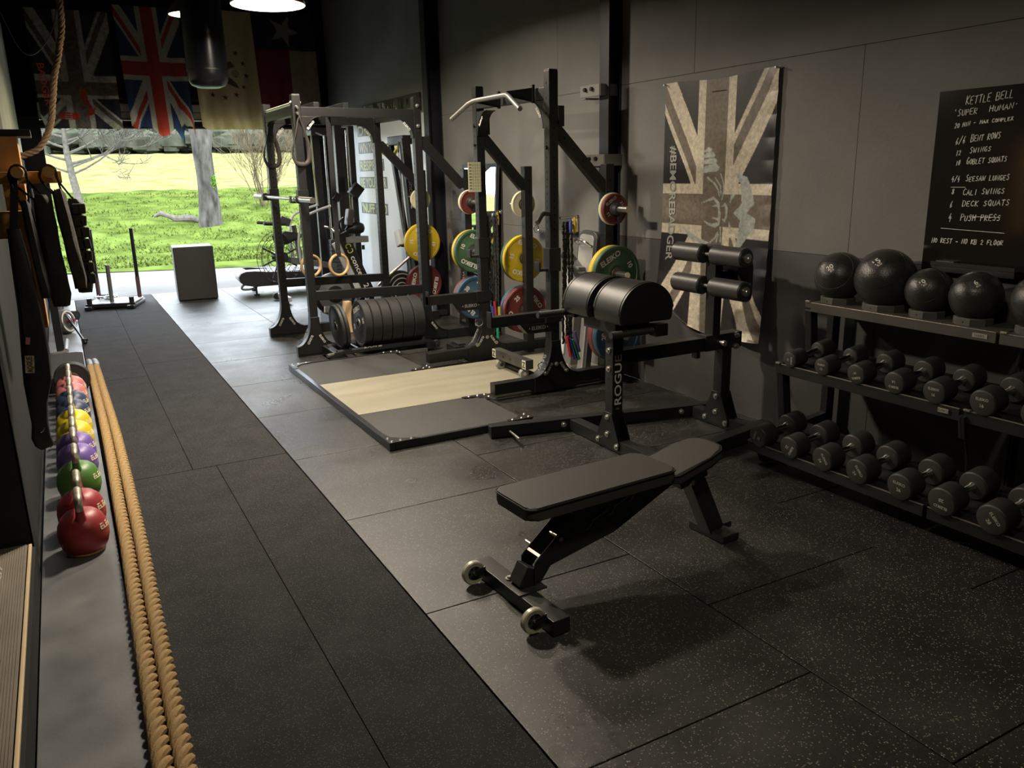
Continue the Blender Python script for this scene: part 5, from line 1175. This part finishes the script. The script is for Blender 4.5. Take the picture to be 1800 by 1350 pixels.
# steel stand behind, with chrome bars and red tube
t = thing('storage_stand', 'dark steel upright stand on the grey board behind the vests', 'stand', (-.16, 5.6, 0))
m = MB(); m.box((-.17, 8.9, .75), (.07, .07, 1.47), bev=.004); m.build('upright', BLK2, t)
m = MB(); m.box((-.20, 8.9, .018), (.17, .12, .025), bev=.004); m.build('foot_plate', STEEL, t)
m = MB(); m.box((-.22, 9.4, 1.05), (.06, 1.1, .06), bev=.004); m.build('rail', BLK2, t)
STB = M('stored_bar_steel', (.45, .45, .45), .3, .9)
for k, (x, y, z1, col, lab) in enumerate(((-.20, 10.5, 1.45, STB, 'tallest chrome bar standing against the left wall'), (-.16, 10.9, 1.30, STB, 'chrome bar standing second along the left wall'), (-.22, 11.4, 1.55, BLK2, 'black bar standing third along the left wall'), (-.14, 11.8, 1.20, STB, 'chrome bar standing nearest the door on the left wall'))):
    m = MB(); m.cyl((x, y, .01), (x-.03, y, z1), .018, n=12); m.cyl((x, y, .01), (x, y, .25), .028, n=14); tag(m.build('stored_bar', col), lab, 'bar', 'bars standing along the left wall')
m = MB(); m.cyl((-.175, 9.9, .30), (-.19, 9.9, .62), .024, n=14); tag(m.build('red_tube', M('red_sleeve', (.55, .03, .04), .5)), 'red sleeve standing behind the steel stand', 'tube')
m = MB(); m.cyl((-.175, 9.9, .01), (-.175, 9.9, .30), .012, n=10); tag(m.build('tube_stand', BLK2), 'thin dark stand carrying the red sleeve', 'stand')
t = thing('ab_wheel', 'grey rubber exercise wheel with red handle lying on the grey board', 'exercise wheel', (-.11, 10.0, .01))
Mx = zto((-.11, 10.05, .135), (.55, -.35, .1))
m = MB(); m.lathe([(.075, -.045), (.125, -.05), (.133, -.03), (.133, .03), (.125, .05), (.075, .045)], Mx, 36, cap=False); m.mi = 1; m.lathe([(.10, .051), (.112, .053), (.118, .050)], Mx, 36, cap=False); m.build('tyre', [M('tyre_grey', (.10, .10, .11), .6), WHITE], t)
m = MB(); m.lathe([(0, -.03), (.075, -.03), (.075, .03), (0, .03)], Mx, 30); m.build('rim', DGREY, t)
m = MB(); m.cyl(Mx @ V((0,0,-.10)), Mx @ V((0,0,.12)), .018, n=12); m.build('grip', M('maroon_grip', (.25, .03, .06), .6), t)
t = thing('strap_tool', 'black strap handle with a clip reaching over onto the track edge', 'strap', (.0, 9.4, .02))
m = MB(); m.tube(smooth([(-.09, 9.95, .22), (-.05, 9.75, .17), (.0, 9.5, .10), (.045, 9.26, .035)], 6), .013, 8); m.build('strap', VINYL, t)
m = MB(); m.tube(smooth([(-.10, 10.0, .24), (-.055, 9.85, .22), (-.03, 9.72, .17)], 6), .005, 6); m.build('cable', CHROME, t)
m = MB(); m.ball((.050, 9.23, .030), .026, 14); m.cyl((.03, 9.26, .05), (.07, 9.22, .05), .014, n=10); m.build('clip', BLK2, t)
m = MB(); m.cyl((-.128, 8.86, .028), (-.113, 9.44, .028), .023, n=16); tag(m.build('foam_roller', GREYPL), 'thin grey roller lying on the grey board beside the steel stand', 'roller')
t = thing('short_barbell', 'chrome dumbbell handle with black ends lying near the door', 'dumbbell', (-.1, 11.0, .0))
m = MB(); m.cyl((-.22, 11.1, .07), (.02, 10.9, .07), .014, n=12); m.build('handle', CHROME, t)
for p, q in (((-.22, 11.1, .07), (-.17, 11.06, .07)), ((-.03, 10.94, .07), (.02, 10.9, .07))): m = MB(); m.cyl(p, q, .055, n=24); m.build('head', RUB, t)
# pale sandal at the extreme left on the step
t = thing('sandal', 'pale rubber sandal cut off by the left edge, standing on the ribbed step', 'shoe', (-.395, 3.32, .148))
m = MB(); m.prism([(-.09, -.05), (-.03, -.055), (-.005, -.03), (.002, .03), (-.008, .075), (-.03, .10), (-.09, .11)], Matrix.Translation((-.395, 3.43, .149)), .022, bev=.005); m.build('sole', M('sandal_pale', (.46, .43, .36), .6), t)
for y in (3.40, 3.44, 3.48): m = MB(); m.tube(smooth([(-.398, y, .170), (-.415, y, .200), (-.45, y, .215), (-.49, y, .215)], 5), .011, 8); m.build('strap', MATS['sandal_pale'], t)
# ================================================================ BY THE DOOR: SLED, BOX, CARDIO MACHINES
SA = math.radians(-17)
t = thing('push_sled', 'push sled with two tall dark poles standing on the track by the door', 'sled', (.49, 11.86, 0), SA); X = t.matrix_basis
SLM = M('sled_galvanised', (.46, .47, .48), .4, .5)
m = MB(); m.X = X; m.box((0, .05, .075), (.58, .52, .02), bev=.004); m.build('deck', SLM, t)
for x in (-.255, .255):
    m = MB(); m.X = X; m.box((x, .03, .03), (.09, .68, .05), bev=.012); m.build('skid', BLK2, t)
    m = MB(); m.X = X; m.cyl((x, .25, .03), (x, .27, 1.0), .024, n=16); m.mi = 1; m.cyl((x, .25, .06), (x, .256, .36), .027, n=16); m.build('push_pole', [BLK2, M('sled_maroon%d' % int(x*1000), (.10, .05, .05), .5)], t)
    m = MB(); m.X = X; m.cyl((x, -.20, .05), (x, -.20, .15), .032, n=16); m.build('socket', BLK2, t)
m = MB(); m.X = X; m.box((0, -.215, .055), (.60, .05, .05), bev=.008); m.build('front_bar', BLK2, t)
m = MB(); m.X = X; m.cyl((.0, -.14, .08), (-.005, -.10, .565), .026, n=18); m.mi = 1; m.cyl((-.005, -.1005, .555), (-.005, -.1, .566), .027, n=18); m.build('load_post', [M('sled_post_grey', (.10, .10, .105), .4), LGREY], t)
rnd = random.Random(3); m = MB(); pts = [X @ V((-.12+rnd.gauss(0, .07), .10+rnd.gauss(0, .08), .10+.05*rnd.random())) for _ in range(26)]; m.tube(smooth(pts, 3), .007, 6)
tag(m.build('sled_chain', CHROME), 'small heap of chain lying on the sled deck', 'chain')
t = thing('plyo_box', 'tall grey soft jump box standing on the tiles by the door', 'box', (1.545, 12.02, 0), math.radians(-4)); X = t.matrix_basis
m = MB(); m.X = X; m.box((0, .025, .368), (.515, .50, .725), bev=.014, seg=3); bx = m.build('body', M('box_vinyl', (.034, .034, .033), .5, bump=.15, bscale=400), t)
m = MB(); m.X = X; m.box((.04, .03, .7315), (.10, .05, .002)); m.build('label', LGREY, bx)
# curved treadmill
t = thing('treadmill', 'low black curved treadmill lying across the tiles by the door', 'treadmill', (2.6, 12.0, 0), math.radians(-4)); X = t.matrix_basis
def side(x0): return [(-.50, .20), (-.49, .13), (-.44, .085), (-.30, .055), (.9, .055), (.9, .23), (.3, .235), (-.1, .255), (-.28, .275), (-.40, .275), (-.47, .25)]
for y in (-.31, .27):
    m = MB(); m.X = X @ Matrix(((1,0,0,0),(0,0,1,y),(0,1,0,.07),(0,0,0,1))); m.prism(side(0), Matrix.Identity(4), .045, bev=.006); m.build('side_cover', M('treadmill_black%d' % int(y*100+50), (.030, .031, .034), .35), t)
m = MB(); m.X = X; m.cyl((-.41, -.265, .25), (-.41, .265, .25), .092, n=28); m.mi = 1
for k in range(8): a = PI*.5+k*.28; m.box((-.41+.0925*math.cos(a), 0, .25+.0925*math.sin(a)), (.004, .52, .004))
m.build('end_roller', [LGREY, GREYPL], t)
m = MB(); m.X = X; m.box((.25, 0, .30), (1.3, .52, .03), bev=.006); m.build('belt', M('belt_rubber', (.12, .125, .13), .6), t)
m = MB(); m.X = X; m.tube(smooth([(-.42, -.27, .18), (-.47, -.24, .12), (-.44, -.20, .085), (-.33, -.20, .085), (-.26, -.24, .12)], 5), .016, 10); m.build('lift_handle', LGREY, t)
for x, y in ((-.28, -.28), (-.24, .26), (.8, -.28), (.8, .26)): m = MB(); m.X = X; m.cyl((x, y, .0), (x, y, .13), .014, n=10); m.cyl((x, y, .0), (x, y, .02), .042, n=16); m.build('levelling_foot', BLK2, t)
# air bike
AX, AY = 2.47, 10.85
t = thing('air_bike', 'exercise bike with a large wire fan cage behind the power rack', 'exercise bike', (AX+.2, AY, 0))
FC = V((AX, AY, .60)); FN = V((.42, -.9, 0)).normalized(); Fx = V((.9, .42, 0)).normalized()
def fp(a, r, o=0.): return FC+Fx*r*math.cos(a)+V((0,0,1))*r*math.sin(a)+FN*o
CAGE = M('cage_wire', (.035, .036, .038), .5, .2)
m = MB()
for o_ in (-.06, .06):
    for r in (.33, .24, .13): m.tube([fp(2*PI*k/48, r, o_*(1.3-r*1.6)) for k in range(48)], .004, 5, True)
m.build('fan_cage', CAGE, t)
m = MB()
for k in range(22):
    a = 2*PI*k/22; m.tube([fp(a, .06, .075), fp(a, .2, .065), fp(a, .33, .03), fp(a, .33, -.03), fp(a, .2, -.065)], .0022, 4)
m.build('cage_spokes', CAGE, t)
for k in range(8):
    a = 2*PI*k/8+.3; m = MB(); m.beam(fp(a, .05), fp(a, .30), .022, .006, FN, bev=0); m.build('fan_blade', DGREY, t)
m = MB(); m.cyl(FC+FN*.09, FC-FN*.09, .065, n=28); m.build('hub', BLK2, t)
FRM = M('bike_frame_grey', (.10, .105, .11), .4)
m = MB(); m.beam(FC+V((0,0,-.02)), (AX+.75, AY+.1, .42), .06, .08); m.beam((AX+.28, AY+.04, .50), (AX+.22, AY+.04, 1.0), .06, .06); m.beam((AX+.75, AY+.1, .45), (AX+.70, AY+.1, .08), .05, .06); m.beam(FC, (AX+.02, AY, .08), .05, .06); m.build('frame', FRM, t)
for x in (AX+.02, AX+.72): m = MB(); m.box((x, AY+.05, .06), (.07, .52, .06), bev=.006); m.build('stabiliser', LGREY, t)
for dy in (-.22, .24): m = MB(); m.cyl((AX-.03, AY+.05+dy-.02, .05), (AX-.03, AY+.05+dy+.02, .05), .045, n=20); m.build('wheel', RUB, t)
for s_ in (-1, 1):
    b0 = V((AX+.24, AY+.05+s_*.16, .52)); m = MB()
    m.tube(smooth([b0, b0+V((-.02, s_*.06, .28)), b0+V((.04, s_*.12, .56)), b0+V((.22, s_*.14, .66)), b0+V((.42, s_*.13, .72))], 7), .017, 10); m.build('handlebar', LGREY, t)
    m = MB(); m.tube(smooth([(AX+.12, AY+.05+s_*.07, 1.02), (AX-.02, AY+.05+s_*.15, 1.03), (AX-.20, AY+.05+s_*.20, 1.045)], 5), .020, 10); m.build('grip', RUB, t)
m = MB(); m.loft([((AX+.05, AY-.05, .83), .075), ((AX+.10, AY-.02, .85), .09), ((AX+.22, AY, .86), .05), ((AX+.30, AY+.02, .86), .03)], 16); m.build('saddle', VINYL, t)
m = MB(); m.box((AX+.10, AY, 1.06), (.14, .10, .10), Matrix.Rotation(.4, 3, 'Y'), bev=.01); m.build('console', DGREY, t)
# cable machine at the back corner
t = thing('cable_machine', 'black cable machine with chrome guide rods in the back corner', 'gym machine', (3.30, 11.2, 0))
for x, y in ((3.20, 11.35), (3.60, 11.35)): m = MB(); m.box((x, y, 1.12), (.10, .07, 2.22), bev=.004); m.build('upright', BLK, t)
for x, y in ((3.285, 11.2), (3.475, 11.2)): m = MB(); m.cyl((x, y, .05), (x, y, 2.15), .013, n=12); m.build('guide_rod', CHROME, t)
m = MB(); m.box((3.40, 11.3, 2.20), (.60, .20, .10), bev=.005); m.build('top_beam', BLK, t)
m = MB(); m.box((3.40, 11.25, .04), (.60, .45, .07), bev=.005); m.build('base', BLK, t)
for k in range(13): m = MB(); m.box((3.38, 11.2, .11+.052*k), (.26, .12, .047), bev=.003); m.build('weight_block', DGREY, t)
m = MB(); m.tube([(2.97, 10.7, 2.16), (3.02, 10.9, 1.72), (3.10, 11.1, 1.25)], .010, 8); m.build('pull_cable', M('lime_cord', (.42, .48, .22), .6), t)
m = MB(); m.cyl((2.80, 10.6, 2.235), (3.20, 11.0, 2.14), .010, n=8); m.build('lat_arm', LGREY, t)
m = MB(); m.box((3.00, 10.72, 2.18), (.06, .06, .10), bev=.005); m.build('pulley', BLK2, t)
# second column machine with bar clamp in front of the poster
t = thing('pulley_column', 'black column with a clamp block in front of the white poster', 'gym machine', (3.35, 10.0, 0))
m = MB(); m.box((3.05, 9.85, 1.1), (.09, .09, 2.2), bev=.005); m.build('upright', BLK, t)
m = MB(); m.cyl((3.18, 9.9, .05), (3.18, 9.9, 2.15), .016, n=12); m.build('guide_rod', CHROME, t)
m = MB(); m.box((3.235, 9.92, 1.10), (.07, .08, 2.2), bev=.005); m.build('second_upright', BLK, t)
m = MB(); m.box((3.22, 9.80, 1.44), (.13, .11, .15), Matrix.Rotation(.7, 3, 'Y'), bev=.006); m.build('clamp', BLK2, t)
m = MB(); m.box((3.14, 9.9, .03), (.40, .40, .05), bev=.005); m.build('base', BLK, t)
# slanted-frame exercise bike lettered in white
BW = 9.15
t = thing('flywheel_bike', 'black exercise bike with a lettered slanted frame in the power rack corner', 'exercise bike', (3.0, BW, 0))
a, b = V((2.80, BW, .985)), V((3.10, BW, .235))
m = MB(); m.beam(a, b, .06, .13, (1,0,.4), bev=.006); fm = m.build('frame', M('bike_black', (.015, .015, .017), .35), t)
d = (b-a).normalized(); up = V((0,1,0)).cross(d).normalized(); up = up if up.x > 0 else -up
m = MB(); m.text('concept 2', fr(a.lerp(b, .60)+V((0, -.0312, 0))+up*.0, d, up), .062, .012, fit=.40); m.build('lettering', WHITE, fm)
m = MB(); c0 = a.lerp(b, .20)+V((0, -.0312, 0)); LY = M('lime_print', (.50, .52, .04), .5)
for k in range(2): m.tube([c0+d*(k*.055)+(d*math.cos(q)*.024+up*math.sin(q)*.030) for q in [PI*.25+PI*1.5*i/12+(PI if k else 0) for i in range(13)]], .006, 6)
m.build('emblem', LY, fm)
m = MB(); m.beam(a+V((-.075, .02, -.10)), b+V((-.09, .02, .0)), .03, .09, (1,0,.4), bev=.005); m.build('monorail', LGREY, t)
m = MB(); m.loft([((2.86, BW, 1.0), .03), ((2.90, BW, 1.025), .055), ((3.0, BW, 1.035), .075), ((3.06, BW, 1.03), .05), ((3.075, BW, 1.03), .02)], 16); m.build('saddle', VINYL, t)
m = MB(); m.box((2.97, BW, .905), (.27, .09, .07), bev=.006); m.build('seat_slide', GREYPL, t)
m = MB(); m.cyl((3.03, BW-.05, .84), (3.03, BW-.05, .79), .018, n=12); m.build('knob', BLK2, t)
m = MB(); m.box((2.90, BW-.02, 1.16), (.075, .13, .19), Matrix.Rotation(.18, 3, 'Y'), bev=.02); m.build('monitor', DGREY, t)
m = MB(); m.tube(smooth([(2.80, BW, .99), (2.78, BW, 1.10), (2.84, BW, 1.16)], 5), .014, 10); m.build('monitor_arm', BLK2, t)
for s_ in (-1, 1): m = MB(); m.tube(smooth([(2.76, BW+s_*.05, .98), (2.72, BW+s_*.15, 1.04), (2.66, BW+s_*.18, 1.06)], 5), .014, 10); m.build('handlebar', CHROME, t)
m = MB(); m.lathe([(0, -.06), (.20, -.06), (.245, -.03), (.245, .03), (.20, .06), (0, .06)], zto((2.66, BW, .30), (0, -1, 0)), 40); m.build('flywheel_cover', M('cover_black', (.02, .02, .022), .4), t)
m = MB(); m.lathe([(.10, .0), (.20, .0)], zto((2.66, BW-.0612, .30), (0, -1, 0)), 40, cap=False); m.build('vent_ring', GREYPL, t)
for x in (2.62, 3.12): m = MB(); m.box((x, BW, .04), (.06, .50, .05), bev=.006); m.build('foot', LGREY, t)
m = MB(); m.beam((2.64, BW, .30), (2.62, BW, .06), .05, .06); m.beam((3.10, BW, .26), (3.12, BW, .06), .05, .06); m.build('strut', BLK2, t)
# upright pulling machine against the white wall
t = thing('ski_machine', 'tall black pulling machine with yellow-green handles by the power rack', 'gym machine', (3.6, 9.1, 0))
m = MB(); m.beam((3.56, 8.98, 2.015), (3.62, 8.86, .10), .10, .10, (1,0,0), bev=.006); col_ = m.build('column', MATS['bike_black'], t)
m = MB(); m.text('concept 2', fr((3.572, 8.862, 1.42), (.03, -.06, -1), (1,0,0)), .055, .012, fit=.36); m.build('lettering', DIMP, col_)
m = MB(); m.beam((3.56, 9.42, 2.0), (3.58, 9.00, .5), .07, .05, (1,0,0), bev=.005); m.build('side_arm', MATS['bike_black'], t)
m = MB(); m.cyl((3.50, 9.03, 1.98), (3.52, 8.95, .15), .011, n=8); m.build('rail', CHROME, t)
m = MB(); m.box((3.58, 9.18, 2.0), (.12, .50, .10), bev=.01); m.build('head', MATS['bike_black'], t)
for y, z, dx in ((9.47, 1.95, -.02), (9.08, 1.90, -.05)):
    m = MB(); m.cyl((3.52, y, z+.03), (3.50+dx, y+.02, z-.10), .021, n=14); m.build('handle', M('lime_grip%d' % int(y*100), (.55, .62, .05), .5), t)
m = MB(); m.box((3.44, 9.02, .90), (.05, .13, .19), Matrix.Rotation(-.35, 3, 'X'), bev=.015); m.build('monitor', LGREY, t)
m = MB(); m.beam((3.46, 9.0, .82), (3.58, 8.92, .80), .03, .04); m.build('monitor_arm', BLK2, t)
m = MB(); m.box((3.62, 8.95, .04), (.45, .70, .06), bev=.008); m.build('base', MATS['bike_black'], t)
# rower with chrome struts
t = thing('rowing_machine', 'rowing machine with a round flywheel behind the power rack plates', 'rowing machine', (3.35, 8.95, 0))
m = MB(); m.lathe([(0, -.06), (.20, -.06), (.235, -.03), (.235, .03), (.20, .06), (0, .06)], zto((3.29, 8.72, .33), (.3, -1, 0)), 40); m.mi = 1
for r in (.10, .15, .20): m.lathe([(r-.006, .0615), (r, .064), (r+.006, .0615)], zto((3.29, 8.72, .33), (.3, -1, 0)), 40, cap=False)
m.build('flywheel_cage', [MATS['cover_black'], LGREY], t)
m = MB(); m.cyl((3.03, 8.66, .42), (3.46, 8.66, .74), .016, n=12); m.build('strut', STEEL, t)
m = MB(); m.beam((3.20, 8.75, .12), (2.45, 8.85, .18), .06, .07); m.build('monorail', STEEL, t)
m = MB(); m.box((3.25, 8.90, .04), (.10, .50, .05), bev=.006); m.build('foot', LGREY, t)
m = MB(); m.box((2.48, 8.84, .07), (.07, .36, .13), bev=.006); m.build('rear_foot', BLK2, t)
t = thing('wooden_block', 'pale wooden wedge standing behind the black bumper plates', 'block', (2.52, 8.28, 0))
m = MB(); m.prism([(-.05, 0), (.06, 0), (.05, .33), (-.015, .33)], Matrix(((1,0,0,2.525),(0,0,1,8.24),(0,1,0,.005),(0,0,0,1))), .10, bev=.004); m.build('block', M('pale_ply', (.62, .42, .22), .55, var=.15, vscale=10), t)
m = MB(); m.cyl((2.38, 8.27, .045), (2.47, 8.27, .045), .016, n=10); m.build('peg', M('brown_peg', (.20, .07, .04), .5), t)
# mirror leaning on the wall between the racks
t = thing('leaning_mirror', 'tall narrow mirror leaning on the wall between the two racks', 'mirror', (3.78, 7.62, 0))
a = math.atan2(.10, 1.70)
R = Matrix.Rotation(a, 4, 'Y'); X = Matrix.Translation((3.735, 7.62, .01)) @ R
m = MB(); m.X = X; m.box((0, 0, .85), (.016, .80, 1.70), bev=.002); m.build('backing', DGREY, t)
m = MB(); m.X = X; m.box((-.0095, 0, .85), (.003, .73, 1.63)); m.build('glass', M('mirror_silver', (.86, .88, .88), .03, 1.0), t)
for y in (-.382, .382): m = MB(); m.X = X; m.box((-.012, y, .85), (.012, .036, 1.70), bev=.002); m.build('frame', BLK, t)
for z in (.018, 1.682): m = MB(); m.X = X; m.box((-.012, 0, z), (.012, .73, .036), bev=.002); m.build('frame', BLK, t)
# white poster wall with black lettering bars, and dark photo strip above
PO = M('white_gloss_board', (.58, .60, .62), .35, var=.06, vscale=2, rvar=.05)
t = thing('slogan_poster', 'glossy white wall board with rows of dark slogan lettering', 'poster', (WX, 10.6, 1.1))
m = MB(); m.box((WX-.010, 10.72, 1.16), (.018, 3.6, 2.30), bev=.002); b = m.build('board', PO, t)
INK = M('poster_ink', (.015, .015, .017), .45); LGT = M('poster_lime', (.42, .46, .16), .5)
for i, (s_, z, y0, y1, lime) in enumerate((('DIS', 2.215, 11.50, 10.95, 0), ('WIN YOUR', 1.985, 11.50, 10.55, 0), ('RESPECT', 1.745, 11.50, 10.50, 1), ('BE YOU EVER', 1.515, 11.52, 10.42, 2), ("'NUFF SAID", 1.165, 11.53, 10.45, 1))):
    m = MB(); yc = (y0+y1)/2; w = y0-y1
    m.box((WX-.0205, yc, z), (.002, w, .152)); br = m.build('lettering_bar', INK if i not in (4,) else INK, b)
    m = MB(); m.text(s_, fr((WX-.0222, yc, z), (0,-1,0), (0,0,1)), .12, .03, fit=w*.94); m.build('lettering', LGT if lime else WHITE, br)
PH = [(.10, .09, .08), (.35, .34, .32), (.04, .04, .045), (.20, .19, .18)]
t = thing('photo_strip', 'dark strip of black and white pictures high on the wall behind the power rack', 'picture', (WX, 10.2, 2.45))
m = MB(); m.box((WX-.010, 10.22, 2.44), (.016, 2.05, .20)); m.build('backing', INK, t)
rnd = random.Random(6); y = 9.26
while y < 11.15:
    w = rnd.uniform(.12, .30); m = MB(); m.box((WX-.0195, y+w/2, 2.44), (.002, w-.02, .17)); m.mi = 1
    for k in range(4): m.box((WX-.0207, y+w*rnd.uniform(.2, .8), 2.44+rnd.uniform(-.05, .05)), (.001, w*rnd.uniform(.08, .25), rnd.uniform(.03, .1)), Matrix.Rotation(rnd.uniform(-.5, .5), 3, 'X'))
    m.build('picture', [M('photo_tone%d' % int(y*100), tuple(c*.5 for c in rnd.choice(PH)), .4), M('photo_hi%d' % int(y*100), rnd.choice(PH), .4)], t); y += w
# ================================================================ CHAINS, BANDS AND BENCH BY THE NEAR RACK
CHN = M('fuzzy_black_cord', (.040, .039, .037), .7, var=.4, vscale=60)
def bundle(label, x, y, z0, z1, n, seed, ends):
    rnd = random.Random(seed); t = thing('band_bundle', label, 'resistance bands', (x, y, z1), group='resistance band bundles')
    m = MB(); m.cyl((x-.05, y, z0+.03), (x+.10, y, z0+.03), .010, n=10); m.ball((x+.105, y, z0+.03), .016, 12); m.build('hook', CHROME, t)
    for k in range(n):
        dx, dy = (k-(n-1)/2)*.026+.02, rnd.uniform(-.02, .02); m = MB(); N = 220; pts = []
        for i in range(N):
            f = i/(N-1); z = z0-(z0-z1)*f; pts.append(((x+dx+.005*math.sin(f*6+k*2)+.004*math.sin(i*1.9), y+dy+.006*math.cos(i*1.9), z), .0085+.0035*math.sin(i*2.4)))
        m.loft(pts, 6); m.build('braided_cord', CHN, t)
    for k, (c, dz, tilt) in enumerate(ends):
        m = MB(); px = x+.02+(k-(len(ends)-1)/2)*.022; m.cyl((px, y-.03, z1+dz+.06), (px+tilt, y-.035, z1+dz-.10), .0135, n=12); m.build('grip', c, t)
    for k, c in enumerate([M('clip_blue', (.05, .07, .30), .5), M('clip_yellow', (.60, .45, .03), .5)]):
        m = MB(); m.loft([((x+.035+k*.035, y-.01, z0+.03), .006), ((x+.035+k*.035, y-.01, z0-.02), .016), ((x+.035+k*.035, y-.01, z0-.08), .012)], 10); m.build('clip', c, t)
GB, GG, GR, GY_, GP = M('grip_blue', (.06, .08, .34), .5), M('grip_green', (.02, .30, .16), .5), M('grip_red', (.42, .03, .05), .5), M('grip_yellow', (.55, .45, .05), .5), M('grip_purple', (.10, .06, .20), .5)
bundle('braided black resistance bands with coloured grips hanging behind the far half-rack post', 3.235, YE-.02, 1.265, .40, 4, 2, [(GB, .03, 0), (GR, .07, .005), (GG, -.10, .0), (GY_, .02, .0)])
bundle('braided black resistance bands with blue and green grips hanging behind the near half-rack post', 3.235, YF-.02, 1.265, .36, 4, 5, [(GR, .0, .03), (GB, -.02, .05), (GG, -.03, .06), (GP, .03, .04)])
t = thing('leaning_bench', 'dark padded board with a chrome handle leaning upright against the wall', 'bench', (3.66, 5.38, 0))
X = Matrix.Translation((3.55, 5.42, .01)) @ Matrix.Rotation(math.radians(4), 4, 'Y') @ Matrix.Rotation(math.radians(3), 4, 'X')
m = MB(); m.X = X; m.prism(rrect(-.13, 0, .13, 1.16, .06), Matrix(((0,0,1,.0),(1,0,0,0),(0,1,0,0),(0,0,0,1))), .05, bev=.012); m.build('frame', DGREY, t)
m = MB(); m.X = X; m.prism(rrect(-.10, .03, .10, 1.13, .045), Matrix(((0,0,1,-.012),(1,0,0,0),(0,1,0,0),(0,0,0,1))), .014, bev=.004); m.build('panel', M('satin_aluminium', (.40, .40, .39), .4, .4), t)
m = MB(); m.X = X; m.box((-.05, .03, .48), (.07, .12, .80), bev=.01); m.build('slide', M('slide_grey', (.12, .12, .12), .4), t)
m = MB(); m.X = X; m.box((-.06, .07, .88), (.10, .30, .05), Matrix.Rotation(.5, 3, 'X'), bev=.01); m.build('arm', BLK2, t)
m = MB(); m.X = X; m.box((-.09, .09, .50), (.015, .05, .70), bev=.004); m.build('trim_bar', LGREY, t)
m = MB(); m.X = X; m.tube(smooth([(-.02, -.09, 1.05), (-.06, -.04, 1.08), (-.07, .03, 1.09), (-.06, .09, 1.075), (-.02, .10, 1.05)], 5), .011, 8); m.build('carry_handle', CHROME, t)
# low step and footed block on the floor behind the racks
t = thing('step_platform', 'small black step block on the floor between the racks', 'step', (3.1, 6.75, 0))
m = MB(); m.box((3.02, 6.62, .055), (.10, .20, .10), bev=.008); m.build('block', BLK2, t)
m = MB(); m.box((3.05, 6.62, .115), (.07, .16, .02), bev=.004); m.build('pad', RUB, t)
t = thing('timer_remote', 'cream remote control fixed to the wall between the half-rack posts', 'remote', (WX, 5.9, 1.17))
m = MB(); m.box((WX-.016, 5.92, 1.175), (.022, .10, .12), bev=.006); m.build('case', M('cream_plastic', (.52, .45, .32), .5), t)
m = MB(); m.box((WX-.030, 5.92, 1.10), (.03, .11, .03), bev=.004); m.build('holder', BLK, t)
